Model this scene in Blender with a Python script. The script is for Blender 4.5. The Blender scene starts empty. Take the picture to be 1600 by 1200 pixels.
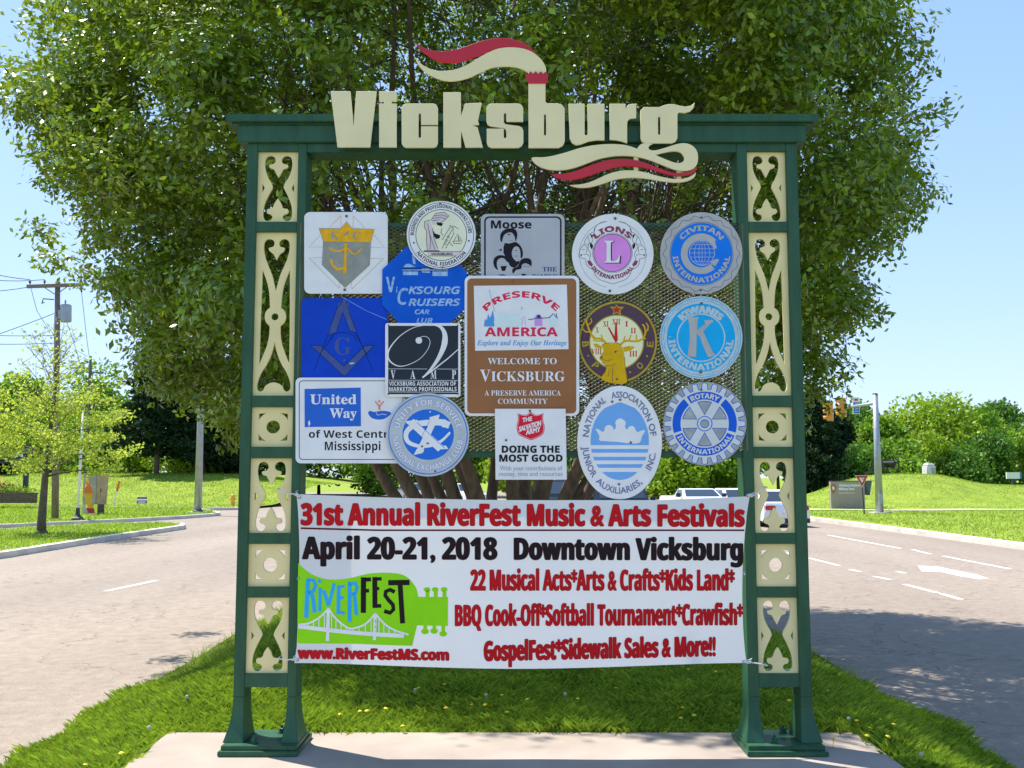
import bpy, bmesh, math, random
import numpy as np
from mathutils import Vector, Matrix
from mathutils.geometry import tessellate_polygon
R = math.radians
S = bpy.context.scene
COL = S.collection
random.seed(7)
rng = np.random.default_rng(7)

# ------------------------------------------------------------------ camera, sky, sun, exposure
F = 1540.0; PITCH = math.atan(145 / 1540); CH = 1.47; CD = 5.4
cam = bpy.data.cameras.new('camera'); camo = bpy.data.objects.new('camera', cam); COL.objects.link(camo)
cam.sensor_width = 36; cam.lens = 36 * F / 1600; cam.clip_end = 3000; cam.clip_start = 0.05
camo.location = (0, -CD, CH); camo.rotation_euler = (math.pi / 2 + PITCH, 0, 0); S.camera = camo
SUN = Vector((-0.40, 0.25, 0.88)).normalized()
el = math.asin(SUN.z); az = math.atan2(SUN.x, SUN.y)
w = bpy.data.worlds.new('World'); S.world = w; w.use_nodes = True
nt = w.node_tree; bg = nt.nodes['Background']
sky = nt.nodes.new('ShaderNodeTexSky'); sky.sky_type = 'NISHITA'; sky.sun_disc = False
sky.sun_elevation = el; sky.sun_rotation = az; sky.air_density = 1.15; sky.dust_density = 0.15; sky.ozone_density = 1.3
# the clear spring sky of the photograph: slightly bluer than the model, with a soft shoulder towards the horizon
def vmath(op, a, b):
    v = nt.nodes.new('ShaderNodeVectorMath'); v.operation = op
    for i, q in enumerate((a, b)):
        if isinstance(q, tuple): v.inputs[i].default_value = q
        else: nt.links.new(q, v.inputs[i])
    return v.outputs[0]
KS = 0.15 * 2 ** 0.75; CAP = (0.66, 0.79, 1.06)
sc_ = vmath('MULTIPLY', sky.outputs[0], (0.64 * KS, 0.77 * KS, 1.15 * KS))
q_ = vmath('DIVIDE', sc_, CAP); den = vmath('ADD', q_, (1.0, 1.0, 1.0))
sh_ = vmath('MULTIPLY', vmath('DIVIDE', sc_, den), (1.50 / KS, 1.50 / KS, 1.42 / KS))
nt.links.new(sh_, bg.inputs[0]); bg.inputs[1].default_value = 0.15
sl = bpy.data.lights.new('sun', 'SUN'); so = bpy.data.objects.new('sun', sl); COL.objects.link(so)
sl.energy = 3.85; sl.angle = R(0.53); sl.color = (1, 0.95, 0.87)
so.rotation_euler = SUN.to_track_quat('Z', 'Y').to_euler()
S.view_settings.view_transform = 'Standard'; S.view_settings.look = 'None'
S.view_settings.exposure = 1.2; S.view_settings.gamma = 1; S.view_settings.use_curve_mapping = False

cP, sP = math.cos(PITCH), math.sin(PITCH)
def ray(px, py):
    u = (px - 800) / F; v = (600 - py) / F
    return u, cP - v * sP, sP + v * cP
def at(px, py, Y=0.0):                      # photo point on the vertical plane y = Y
    dx, dy, dz = ray(px, py); t = (Y + CD) / dy
    return Vector((dx * t, Y, CH + dz * t))
def proj(x, y, z):
    dy, dz = y + CD, z - CH; dep = dy * math.cos(PITCH) + dz * math.sin(PITCH); up = -dy * math.sin(PITCH) + dz * math.cos(PITCH)
    return 800 + F * x / dep, 600 - F * up / dep
def G(px, py, z=-0.5):                      # photo point on the ground plane z
    dx, dy, dz = ray(px, py); t = (z - CH) / dz
    return Vector((dx * t, -CD + dy * t, z))

# ------------------------------------------------------------------ materials
def mat(name, col, rough=0.6, metal=0.0, var=0.0, vscale=8.0, bump=0.0, bscale=60.0, trans=0.0, tcol=None,
        col2=None, island=0.0, spec=0.5, detail=4.0, stretch=None):
    m = bpy.data.materials.new(name); m.use_nodes = True; n = m.node_tree; L = n.links
    b = n.nodes['Principled BSDF']; b.inputs['Roughness'].default_value = rough
    b.inputs['Metallic'].default_value = metal; b.inputs['Specular IOR Level'].default_value = spec
    c = (*col, 1); b.inputs['Base Color'].default_value = c
    co = n.nodes.new('ShaderNodeNewGeometry').outputs['Position']
    if stretch:
        mp = n.nodes.new('ShaderNodeMapping'); mp.inputs['Scale'].default_value = stretch
        L.new(co, mp.inputs[0]); co = mp.outputs[0]
    last = None
    if var > 0 or col2:
        t = n.nodes.new('ShaderNodeTexNoise'); t.inputs['Scale'].default_value = vscale; t.inputs['Detail'].default_value = detail
        L.new(co, t.inputs['Vector'])
        r = n.nodes.new('ShaderNodeValToRGB'); r.color_ramp.elements[0].position = 0.32; r.color_ramp.elements[1].position = 0.68
        c2 = col2 or tuple(x * (1 - var) for x in col)
        r.color_ramp.elements[0].color = (*c2, 1)
        r.color_ramp.elements[1].color = (*[min(1, x * (1 + (var if not col2 else 0))) for x in col], 1)
        L.new(t.outputs['Fac'], r.inputs[0]); last = r.outputs[0]
    if island > 0:
        g = n.nodes.new('ShaderNodeNewGeometry')
        mr = n.nodes.new('ShaderNodeMapRange'); mr.inputs[3].default_value = 1 - island; mr.inputs[4].default_value = 1 + island
        L.new(g.outputs['Random Per Island'], mr.inputs[0])
        hs = n.nodes.new('ShaderNodeHueSaturation'); hs.inputs['Color'].default_value = c
        if last: L.new(last, hs.inputs['Color'])
        L.new(mr.outputs[0], hs.inputs['Value'])
        m2 = n.nodes.new('ShaderNodeMapRange'); m2.inputs[3].default_value = 0.515; m2.inputs[4].default_value = 0.485
        ml = n.nodes.new('ShaderNodeMath'); ml.operation = 'FRACT'
        mm = n.nodes.new('ShaderNodeMath'); mm.operation = 'MULTIPLY'; mm.inputs[1].default_value = 7.3
        L.new(g.outputs['Random Per Island'], mm.inputs[0]); L.new(mm.outputs[0], ml.inputs[0]); L.new(ml.outputs[0], m2.inputs[0])
        L.new(m2.outputs[0], hs.inputs['Hue']); last = hs.outputs[0]
    if last: L.new(last, b.inputs['Base Color'])
    if bump > 0:
        t2 = n.nodes.new('ShaderNodeTexNoise'); t2.inputs['Scale'].default_value = bscale; t2.inputs['Detail'].default_value = 5
        L.new(co, t2.inputs['Vector'])
        bp = n.nodes.new('ShaderNodeBump'); bp.inputs['Strength'].default_value = bump; bp.inputs['Distance'].default_value = 0.6 / bscale
        L.new(t2.outputs['Fac'], bp.inputs['Height']); L.new(bp.outputs[0], b.inputs['Normal'])
    if trans > 0:
        tr = n.nodes.new('ShaderNodeBsdfTranslucent'); mx = n.nodes.new('ShaderNodeMixShader'); mx.inputs[0].default_value = trans
        if tcol is not None:
            tr.inputs[0].default_value = (*tcol, 1)
            if last:
                mc = n.nodes.new('ShaderNodeMix'); mc.data_type = 'RGBA'; mc.inputs[0].default_value = 0.5
                L.new(last, mc.inputs[6]); mc.inputs[7].default_value = (*tcol, 1); L.new(mc.outputs[2], tr.inputs[0])
        elif last: L.new(last, tr.inputs[0])
        else: tr.inputs[0].default_value = c
        L.new(b.outputs[0], mx.inputs[1]); L.new(tr.outputs[0], mx.inputs[2])
        L.new(mx.outputs[0], n.nodes['Material Output'].inputs[0])
    return m
def srgb(r, g, b):
    f = lambda v: (v / 255 / 12.92) if v <= 10 else ((v / 255 + 0.055) / 1.055) ** 2.4
    return (f(r), f(g), f(b))

M = {}
M['green'] = mat('green painted steel', (0.034, 0.115, 0.055), 0.42, spec=0.3, col2=(0.023, 0.084, 0.044), vscale=7, stretch=(2.2, 2.2, .5), detail=8, bump=0.22, bscale=38)
M['cream'] = mat('cream panel paint', (0.88, 0.75, 0.38), 0.6, spec=.2, var=0.06, vscale=6, bump=0.05, bscale=50)
M['letter'] = mat('cream letter paint', (0.88, 0.78, 0.46), 0.6, spec=.2, var=0.04, vscale=5)
M['red'] = mat('red sheet metal', (0.58, 0.012, 0.030), 0.4, var=0.07, vscale=7)
M['mesh'] = mat('expanded metal', (0.15, 0.135, 0.085), 0.55, var=0.35, vscale=5, metal=0.2)
M['steel'] = mat('galvanised steel', (0.34, 0.36, 0.40), 0.42, metal=0.45, var=0.1, vscale=4)
M['rustbolt'] = mat('weathered bolt', (0.16, 0.14, 0.13), 0.5, metal=0.6)
M['concrete'] = mat('concrete slab', (0.39, 0.325, 0.265), 0.85, col2=(0.30, 0.245, 0.20), vscale=2.2, detail=9, bump=0.3, bscale=160)
M['asphalt'] = None
M['white'] = mat('weathered white sheet', (0.86, 0.86, 0.87), 0.4, var=0.05, vscale=9)
M['banner'] = mat('white vinyl', (0.90, 0.90, 0.91), 0.4, trans=0.22, tcol=(0.90, 0.87, 0.78), var=0.02, vscale=4)
M['rope'] = mat('white cord', (0.75, 0.75, 0.73), 0.8)
M['bark'] = mat('smooth peeling bark', (0.13, 0.085, 0.055), 0.75, col2=(0.24, 0.17, 0.115), vscale=5, bump=0.4, bscale=25, stretch=(4, 4, 0.9))
M['darkbark'] = mat('rough bark', (0.12, 0.095, 0.07), 0.9, var=0.35, vscale=9, bump=0.7, bscale=30, stretch=(3, 3, 0.6))
M['leaf'] = mat('small glossy leaves', (0.23, 0.345, 0.018), 0.28, island=0.55, col2=(0.095, 0.18, 0.012), vscale=1.4, trans=0.24, tcol=(0.46, 0.62, 0.02), spec=0.6)
M['leafY'] = mat('yellow green leaves', (0.36, 0.45, 0.05), 0.5, island=0.3, trans=0.5, tcol=(0.66, 0.78, 0.10), spec=0.3)
M['leafB'] = mat('bright broad leaves', (0.20, 0.34, 0.025), 0.5, island=0.35, col2=(0.12, 0.24, 0.02), vscale=0.35, trans=0.35, tcol=(0.26, 0.48, 0.02), spec=0.3)
M['leafM'] = mat('mid green leaves', (0.12, 0.24, 0.025), 0.5, island=0.35, col2=(0.07, 0.17, 0.02), vscale=0.4, trans=0.32, tcol=(0.16, 0.36, 0.02), spec=0.3)
M['leafL'] = mat('lime green leaves', (0.30, 0.42, 0.025), 0.5, island=0.3, col2=(0.20, 0.31, 0.02), vscale=0.35, trans=0.35, tcol=(0.36, 0.56, 0.02), spec=0.3)
M['leafD'] = mat('dark cedar sprays', (0.022, 0.055, 0.016), 0.7, island=0.4, col2=(0.012, 0.032, 0.010), vscale=0.5, trans=0.12, spec=0.2)
M['lawn'] = mat('mown grass', (0.26, 0.33, 0.045), 0.9, col2=(0.17, 0.24, 0.030), vscale=0.5, detail=9, bump=0.6, bscale=9, spec=0.1)
M['soil'] = mat('grass thatch', (0.085, 0.12, 0.016), 0.95, col2=(0.055, 0.075, 0.014), vscale=6, bump=0.6, bscale=30, spec=0.05)
M['blade'] = mat('grass blades', (0.30, 0.41, 0.034), 0.5, island=0.55, col2=(0.13, 0.23, 0.018), vscale=3.5, trans=0.42, tcol=(0.42, 0.60, 0.03), spec=0.3)
M['strawb'] = mat('dry grass', (0.42, 0.36, 0.16), 0.7, trans=0.3)
M['kerb'] = mat('kerb concrete', (0.58, 0.54, 0.47), 0.85, var=0.16, vscale=1.5, bump=0.2, bscale=60)
M['path'] = mat('path concrete', (0.50, 0.44, 0.36), 0.85, var=0.1, vscale=1.5)
M['paint'] = mat('road paint', (0.75, 0.74, 0.70), 0.7, col2=(0.52, 0.49, 0.45), vscale=9)
def flat(name, rgb, rough=0.4, var=0.04, vscale=9, **k):
    k.setdefault('spec', 0.12); m = mat(name, tuple(min(.88, q * (1.3 if max(rgb) > 100 else 1)) for q in srgb(*rgb)), max(rough, .5), var=var, vscale=vscale, **k); M[name] = m; return m
flat('bblack', (38, 28, 32)); flat('bred', (178, 20, 28)); flat('bmaroon', (96, 16, 34)); flat('lime', (132, 204, 24)); flat('bblue', (50, 160, 226))
flat('gold', (212, 160, 30), 0.5, 0.15, 30); flat('orange', (206, 150, 40)); flat('shieldgrey', (138, 140, 132), 0.4, 0.12, 20); flat('ink', (34, 32, 38))
flat('greysheet', (168, 168, 172), 0.3, 0.05, 6, metal=0.25); flat('cblue', (12, 84, 190), 0.35, 0.08, 10); flat('fadedwhite', (140, 172, 214), 0.5, 0.25, 45)
flat('mblue', (14, 62, 178), 0.35, 0.08, 8); flat('mgrey', (66, 82, 138), 0.5, 0.1, 30); flat('mline', (22, 34, 78)); flat('charcoal', (50, 56, 66))
flat('brown', (142, 96, 62), 0.4, 0.05, 5); flat('pred', (206, 42, 78)); flat('pblue', (76, 142, 200)); flat('palecyan', (196, 222, 236)); flat('mauve', (196, 140, 212))
flat('uwblue', (42, 96, 190)); flat('uworange', (226, 128, 108)); flat('exgrey', (170, 178, 182), 0.4, 0.08, 12); flat('exblue', (38, 104, 200)); flat('exwhite', (214, 218, 216))
flat('pink', (206, 132, 206), 0.4, 0.05, 12); flat('lionmaroon', (138, 62, 92)); flat('ctblue', (22, 112, 214)); flat('ctgrey', (164, 164, 164), 0.4, 0.08, 14)
flat('bpurple', (92, 70, 84), 0.4, 0.1, 10); flat('bgold', (164, 142, 42), 0.5, 0.1, 20); flat('elk', (198, 158, 18), 0.5, 0.08, 25); flat('dial', (222, 214, 174)); flat('bstar', (180, 44, 38))
flat('kblue', (22, 158, 220), 0.4, 0.05, 10); flat('kgrey', (172, 188, 192), 0.45, 0.1, 22); flat('jblue', (108, 160, 230)); flat('jgrey', (110, 118, 150)); flat('rblue', (26, 88, 196))
flat('rsilver', (150, 156, 156), 0.5, 0.16, 22); flat('rwhite', (196, 200, 198)); flat('sared', (206, 30, 52)); flat('thintext', (150, 158, 166)); flat('bpwcream', (214, 220, 190)); flat('bpwpink', (198, 186, 188))
flat('navy', (40, 60, 110))

# ------------------------------------------------------------------ helpers
def link(name, me, m=None, parent=None, smooth=False):
    if m: me.materials.append(m)
    if smooth:
        me.polygons.foreach_set('use_smooth', [True] * len(me.polygons))
    o = bpy.data.objects.new(name, me); COL.objects.link(o)
    if parent: o.parent = parent
    return o
def tag(o, label=None, cat=None, group=None, kind=None):
    if label: o['label'] = label
    if cat: o['category'] = cat
    if group: o['group'] = group
    if kind: o['kind'] = kind
    return o
def empty(name, loc=(0, 0, 0), rz=0.0):
    o = bpy.data.objects.new(name, None); COL.objects.link(o); o.location = loc; o.rotation_euler = (0, 0, rz)
    o.empty_display_size = 0.1; return o
class MB:
    def __init__(s): s.v = []; s.f = []
    def add(s, vs, fs):
        n = len(s.v); s.v += [tuple(p) for p in vs]; s.f += [tuple(i + n for i in f) for f in fs]; return s
    def box(s, x0, x1, y0, y1, z0, z1, taper=None):
        t = taper or (x0, x1, y0, y1)
        vs = [(x0, y0, z0), (x1, y0, z0), (x1, y1, z0), (x0, y1, z0), (t[0], t[2], z1), (t[1], t[2], z1), (t[1], t[3], z1), (t[0], t[3], z1)]
        return s.add(vs, [(3, 2, 1, 0), (4, 5, 6, 7), (0, 1, 5, 4), (1, 2, 6, 5), (2, 3, 7, 6), (3, 0, 4, 7)])
    def tube(s, pts, rad, n=8, cap=True):
        pts = [Vector(p) for p in pts]; k = len(pts)
        if not hasattr(rad, '__len__'): rad = [rad] * k
        vs = []; up = None
        for i, p in enumerate(pts):
            d = (pts[min(i + 1, k - 1)] - pts[max(i - 1, 0)]).normalized()
            if up is None: up = d.orthogonal().normalized()
            a = (up - d * up.dot(d)); a = a.normalized() if a.length > 1e-6 else d.orthogonal().normalized(); up = a
            b = d.cross(a)
            for j in range(n):
                t = 2 * math.pi * j / n; vs.append(p + (a * math.cos(t) + b * math.sin(t)) * rad[i])
        fs = [(i * n + j, i * n + (j + 1) % n, (i + 1) * n + (j + 1) % n, (i + 1) * n + j) for i in range(k - 1) for j in range(n)]
        if cap: fs += [tuple(range(n))[::-1], tuple((k - 1) * n + j for j in range(n))]
        return s.add(vs, fs)
    def lathe(s, prof, c=(0, 0, 0), n=16, axis='z'):
        vs = []
        for r, h in prof:
            for j in range(n):
                t = 2 * math.pi * j / n; x, y = r * math.cos(t), r * math.sin(t)
                p = (x, y, h) if axis == 'z' else ((h, x, y) if axis == 'x' else (x, h, y))
                vs.append((p[0] + c[0], p[1] + c[1], p[2] + c[2]))
        k = len(prof)
        fs = [(i * n + j, i * n + (j + 1) % n, (i + 1) * n + (j + 1) % n, (i + 1) * n + j) for i in range(k - 1) for j in range(n)]
        fs += [tuple(range(n)), tuple((k - 1) * n + j for j in range(n))]
        return s.add(vs, fs)
    def build(s, name, m, parent=None, smooth=False, bevel=0.0):
        me = bpy.data.meshes.new(name); me.from_pydata(s.v, [], s.f); me.update()
        if bevel or True:
            bm = bmesh.new(); bm.from_mesh(me)
            bmesh.ops.recalc_face_normals(bm, faces=bm.faces)
            if bevel: bmesh.ops.bevel(bm, geom=[e for e in bm.edges if len(e.link_faces) == 2 and e.calc_face_angle(0) > 0.5], offset=bevel, segments=2, affect='EDGES', clamp_overlap=True)
            bm.to_mesh(me); bm.free()
        return link(name, me, m, parent, smooth)
def npmesh(name, V, Fq, m, parent=None):
    """V (n,3) array, Fq (k,c) int array"""
    me = bpy.data.meshes.new(name); n, (k, c) = len(V), Fq.shape
    me.vertices.add(n); me.vertices.foreach_set('co', V.astype(np.float32).ravel())
    me.loops.add(k * c); me.loops.foreach_set('vertex_index', Fq.astype(np.int32).ravel())
    me.polygons.add(k); me.polygons.foreach_set('loop_start', (np.arange(k) * c).astype(np.int32))
    me.update(calc_edges=True); me.validate()
    return link(name, me, m, parent)

# --- 2-D art traced in photo pixels, placed on a plane
def zz(ox, oy, s): return lambda pts: [(ox + x / s, oy + y / s) for x, y in pts]
z1, z2 = zz(340, 40, 3.0769), zz(780, 40, 3.0769)
s1, s2, s3, s4, s5, s6 = zz(460, 300, 5.333), zz(460, 460, 4.0), zz(720, 320, 6.0), zz(720, 420, 5.2158), zz(880, 320, 4.2862), zz(760, 590, 3.9024)
b7, b8 = zz(450, 760, 4.138), zz(800, 760, 4.137)
def circ(cx, cy, rx, ry=None, n=40, a0=0, a1=360):
    ry = ry or rx; full = abs(a1 - a0) >= 360; k = n if full else n + 1
    return [(cx + rx * math.cos(R(a0 + (a1 - a0) * i / n)), cy + ry * math.sin(R(a0 + (a1 - a0) * i / n))) for i in range(k)]
def rr(x0, y0, x1, y1, r=6, n=5):
    o = []
    for cx, cy, a in ((x1 - r, y0 + r, -90), (x1 - r, y1 - r, 0), (x0 + r, y1 - r, 90), (x0 + r, y0 + r, 180)):
        o += circ(cx, cy, r, r, n, a, a + 90)
    return o
def rect(x0, y0, x1, y1): return [(x0, y0), (x1, y0), (x1, y1), (x0, y1)]
def smooth(pts, k=5, closed=True, corners=()):
    n = len(pts); o = []
    for i in range(n if closed else n - 1):
        p1, p2 = pts[i], pts[(i + 1) % n]
        p0 = pts[i - 1] if (i > 0 or closed) else p1
        p3 = pts[(i + 2) % n] if (closed or i + 2 < n) else p2
        if i in corners: p0 = p1
        if (i + 1) % n in corners: p3 = p2
        for j in range(k):
            t = j / k; t2, t3 = t * t, t * t * t
            o.append(tuple(0.5 * (2 * p1[a] + (p2[a] - p0[a]) * t + (2 * p0[a] - 5 * p1[a] + 4 * p2[a] - p3[a]) * t2 + (3 * p1[a] - p0[a] - 3 * p2[a] + p3[a]) * t3) for a in (0, 1)))
    if not closed: o.append(pts[-1])
    return o
def stroke(pts, wd):
    n = len(pts); Lf = []; Rt = []
    ws = wd if hasattr(wd, '__len__') else [wd] * n
    if len(ws) != n: ws = [ws[0] + (ws[-1] - ws[0]) * i / (n - 1) for i in range(n)]
    for i, p in enumerate(pts):
        a, b = pts[max(i - 1, 0)], pts[min(i + 1, n - 1)]
        dx, dy = b[0] - a[0], b[1] - a[1]; l = math.hypot(dx, dy) or 1; nx, ny = -dy / l * ws[i] / 2, dx / l * ws[i] / 2
        Lf.append((p[0] + nx, p[1] + ny)); Rt.append((p[0] - nx, p[1] - ny))
    return Lf, Rt
class Art:
    """collects flat shapes in photo pixels; build() lays them on a plane as one mesh"""
    def __init__(s): s.t = []; s.g = {}; s.ng = 0       # list of (verts2d, tris, sub level)
    def poly(s, *loops, sub=0):
        tr = tessellate_polygon([[Vector((x, y, 0)) for x, y in l] for l in loops])
        s.t.append(([p for l in loops for p in l], [tuple(t) for t in tr], sub)); return s
    def line(s, pts, wd, sub=0):
        a, b = stroke(pts, wd); n = len(pts)
        s.t.append((a + b, [(i, i + 1, n + i + 1, n + i) for i in range(n - 1)], sub)); return s
    def ring(s, cx, cy, r, wd, ry=None, n=48, a0=0, a1=360, sub=0):
        ry = ry or r
        a, b = circ(cx, cy, r + wd / 2, ry + wd / 2, n, a0, a1), circ(cx, cy, r - wd / 2, ry - wd / 2, n, a0, a1)
        k = len(a); m = k if abs(a1 - a0) >= 360 else k - 1
        s.t.append((a + b, [(i, (i + 1) % k, k + (i + 1) % k, k + i) for i in range(m)], sub)); return s
    def disc(s, cx, cy, r, ry=None, n=24, sub=0): return s.poly(circ(cx, cy, r, ry, n), sub=sub)
    def text(s, txt, x0, x1, yb, cap, style='sb', bold=0, bx=None, sub=0, warp=None, skew=0.0, yb1=None):
        """x0..x1 extent, baseline yb (yb1 at the right end), cap height in px"""
        V, T = glyphs(txt, style); xa, xb = V[:, 0].min(), V[:, 0].max()
        bx = bold if bx is None else bx
        offs = [(0, 0)] if not (bold or bx) else [(dx * bx, dy * bold) for dx, dy in ((0, 0), (-1, 0), (1, 0), (0, 1), (0, -1), (-.7, -.7), (.7, .7), (-.7, .7), (.7, -.7))]
        sx = (x1 - x0 - 2 * bx) / (xb - xa); s.ng += 1
        for i in range(len(offs)): s.g[len(s.t) + i] = s.ng
        for i, (ox, oy) in enumerate(offs):
            X = x0 + bx + (V[:, 0] - xa) * sx + ox; Yl = V[:, 1] * (cap - 2 * bold) + bold + oy
            X = X + Yl * skew
            if warp: P = [warp((x - x0) / (x1 - x0), y) for x, y in zip(X, Yl)]
            else:
                P = [(x, yb + ((yb1 - yb) * (x - x0) / (x1 - x0) if yb1 is not None else 0) - y) for x, y in zip(X, Yl)]
            s.t.append((P, T, sub + i * 0.12))
        return s
    def arc(s, txt, cx, cy, r, a0, a1, cap, style='sb', bold=0, ry=None, inner=False, sub=0):
        ry = ry or r
        def wp(t, y):
            a = R(a0 + (a1 - a0) * t); q = -y if inner else y
            return cx + (r + q) * math.cos(a), cy + (ry + q) * math.sin(a)
        ln = abs(R(a1 - a0)) * (r + ry) / 2
        return s.text(txt, 0, ln, 0, cap, style, bold, sub=sub, warp=wp)
    def build(s, name, m, parent, Y, thick=0.0, org=None, yf=None, bevel=0.0):
        ids = [s.g.get(i, 0) for i in range(len(s.t))]
        if 'lettering' in name and len(set(ids)) > 1:
            for gid in sorted(set(ids)):
                a = Art(); a.t = [(P, T, sub + i * 0.03) for i, (P, T, sub) in enumerate(s.t) if ids[i] == gid]
                res = a.build(name if gid else 'print_mark', m, parent, Y, thick, org, yf, bevel)
            return res
        o = org if org is not None else (parent.matrix_world.translation if parent else Vector())
        if parent: o = parent.location if org is None else org
        v = []; f = []
        for it, (P, T, sub) in enumerate(s.t):
            n = len(v); yo = -sub * 0.0004 - it * 0.000012
            for (x, y) in P:
                YY = (yf(x, y) if yf else 0) + Y + yo; q = at(x, y, YY); v.append((q.x - o[0], q.y - o[1], q.z - o[2]))
            f += [tuple(i + n for i in t) for t in T]
        me = bpy.data.meshes.new(name); me.from_pydata(v, [], f); me.update()
        bm = bmesh.new(); bm.from_mesh(me)
        if yf and any(f.calc_area() > .0012 for f in bm.faces):
            for ax in (0, 2):
                lo = min(v_.co[ax] for v_ in bm.verts); hi = max(v_.co[ax] for v_ in bm.verts); c = math.floor(lo / .03) * .03
                while c < hi:
                    no = Vector((ax == 0, 0, ax == 2)); co = Vector((c if ax == 0 else 0, 0, c if ax == 2 else 0))
                    bmesh.ops.bisect_plane(bm, geom=bm.verts[:] + bm.edges[:] + bm.faces[:], plane_co=co, plane_no=no); c += .03
            for v_ in bm.verts:
                wx, wz = v_.co.x + o[0], v_.co.z + o[2]; px_, py_ = proj(wx, Y, wz); v_.co.y = yf(px_, py_) + Y - o[1] + (v_.co.y * 0)
        for fc in bm.faces:
            if fc.normal.y > 0: fc.normal_flip()
        if thick:
            bmesh.ops.remove_doubles(bm, verts=bm.verts, dist=1e-5)
            r_ = bmesh.ops.extrude_face_region(bm, geom=list(bm.faces))
            for e in r_['geom']:
                if isinstance(e, bmesh.types.BMVert): e.co.y -= thick
            bmesh.ops.recalc_face_normals(bm, faces=bm.faces)
            if bevel: bmesh.ops.bevel(bm, geom=[e for e in bm.edges if len(e.link_faces) == 2 and e.calc_face_angle(0) > 1.2], offset=bevel, segments=1, affect='EDGES', clamp_overlap=True)
        bm.to_mesh(me); bm.free()
        return link(name, me, m, parent)
_gl = {}
STY = {'sb': (0x1D5D4, 0x1D5EE, 0x1D7EC), 'rb': (0x1D400, 0x1D41A, 0x1D7CE), 'bi': (0x1D468, 0x1D482, 0x1D7CE), 'it': (0x1D434, 0x1D44E, None), 'n': None,
       'si': (0x1D608, 0x1D622, None)}
def conv(t, st):
    b = STY[st]
    if not b: return t
    o = ''
    for ch in t:
        if 'A' <= ch <= 'Z': o += chr(b[0] + ord(ch) - 65)
        elif 'a' <= ch <= 'z': o += 'ℎ' if (st == 'it' and ch == 'h') else chr(b[1] + ord(ch) - 97)
        elif '0' <= ch <= '9' and b[2]: o += chr(b[2] + ord(ch) - 48)
        else: o += ch
    return o
def _raw(t):
    c = bpy.data.curves.new('g', 'FONT'); c.body = t; c.size = 1; c.resolution_u = 3
    o = bpy.data.objects.new('g', c); COL.objects.link(o); dg = bpy.context.evaluated_depsgraph_get()
    me = bpy.data.meshes.new_from_object(o.evaluated_get(dg))
    V = np.array([(v.co.x, v.co.y) for v in me.vertices]); T = [tuple(p.vertices) for p in me.polygons]
    bpy.data.objects.remove(o); bpy.data.curves.remove(c); bpy.data.meshes.remove(me)
    return V, T
def glyphs(t, st):
    k = (t, st)
    if k not in _gl:
        if ('H', st) not in _gl and t != 'H': 
            v, _ = _raw(conv('H', st)); _gl[('H', st)] = v[:, 1].max()
        h = _gl[('H', st)] if t != 'H' else _raw(conv('H', st))[0][:, 1].max()
        V, T = _raw(conv(t, st)); V = V / h
        if t == 'H': return V, T
        _gl[k] = (V, T)
    return _gl[k]

# ================================================================== THE SETTING
RZ = -0.50
def lawn_h_left(x, y):
    d = y + CD
    t = min(max((d - 63) / 16, 0), 1); t = t * t * (3 - 2 * t)
    e = min(max((-9.5 - x) / 12, 0), 1)
    return -0.37 + 2.05 * t * (0.25 + 0.75 * e) + 0.05 * math.sin(x * 0.4) * t
RID = [(10, -.40), (19.5, -.38), (21.6, -.02), (23.2, .85), (25.2, 1.42), (27.2, 1.66), (31.0, 1.64), (32.6, 1.25), (34.4, .82), (38, .78), (60, .9), (120, 1.0)]
def ridge(x):
    for (a, za), (b, zb) in zip(RID, RID[1:]):
        if x <= b:
            t = max(0, (x - a) / (b - a)); return za + (zb - za) * t
    return RID[-1][1]
def lawn_h_right(x, y):
    d = y + CD
    t = min(max((d - 60) / 13, 0), 1); t = t * t * (3 - 2 * t)
    xs = x * 72 / max(d, 60)
    zr = sum(ridge(xs + q) for q in (-.8, -.4, 0, .4, .8)) / 5
    return -0.38 + (zr + 0.38) * t + 0.02 * math.sin(x * .7 + y * .3)
def med_h(x, y):
    ex = min((x + 3.42) / 1.5, (3.32 - x) / 1.3); ex = min(max(ex, 0), 1); ex = ex * ex * (3 - 2 * ex)
    e2 = min(max((40 - y) / 3, 0), 1)
    near = 1 - 0.25 * min(max((y - 2) / 8, 0), 1)
    return RZ + 0.03 + (0.455 * near) * ex * e2 + 0.012 * math.sin(3.1 * x + 1.7 * y)
def sheet(name, poly, h, step, m, kind='structure', fy=1.0):
    """plan polygon filled with a grid, raised by h(x,y)"""
    xs = [p[0] for p in poly]; ys = [p[1] for p in poly]
    bm = bmesh.new(); vs = [bm.verts.new((x, y, 0)) for x, y in poly]; bm.faces.new(vs)
    for ax, lo, hi, st in ((0, min(xs), max(xs), step), (1, min(ys), max(ys), step * fy)):
        c = lo + st
        while c < hi:
            no = (1, 0, 0) if ax == 0 else (0, 1, 0); co = (c, 0, 0) if ax == 0 else (0, c, 0)
            bmesh.ops.bisect_plane(bm, geom=bm.verts[:] + bm.edges[:] + bm.faces[:], plane_co=co, plane_no=no); c += st
    for v in bm.verts: v.co.z = h(v.co.x, v.co.y)
    bmesh.ops.recalc_face_normals(bm, faces=bm.faces)
    for f in bm.faces:
        if f.normal.z < 0: f.normal_flip()
    me = bpy.data.meshes.new(name); bm.to_mesh(me); bm.free()
    o = link(name, me, m, None, True)
    if kind: o['kind'] = kind
    return o
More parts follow.
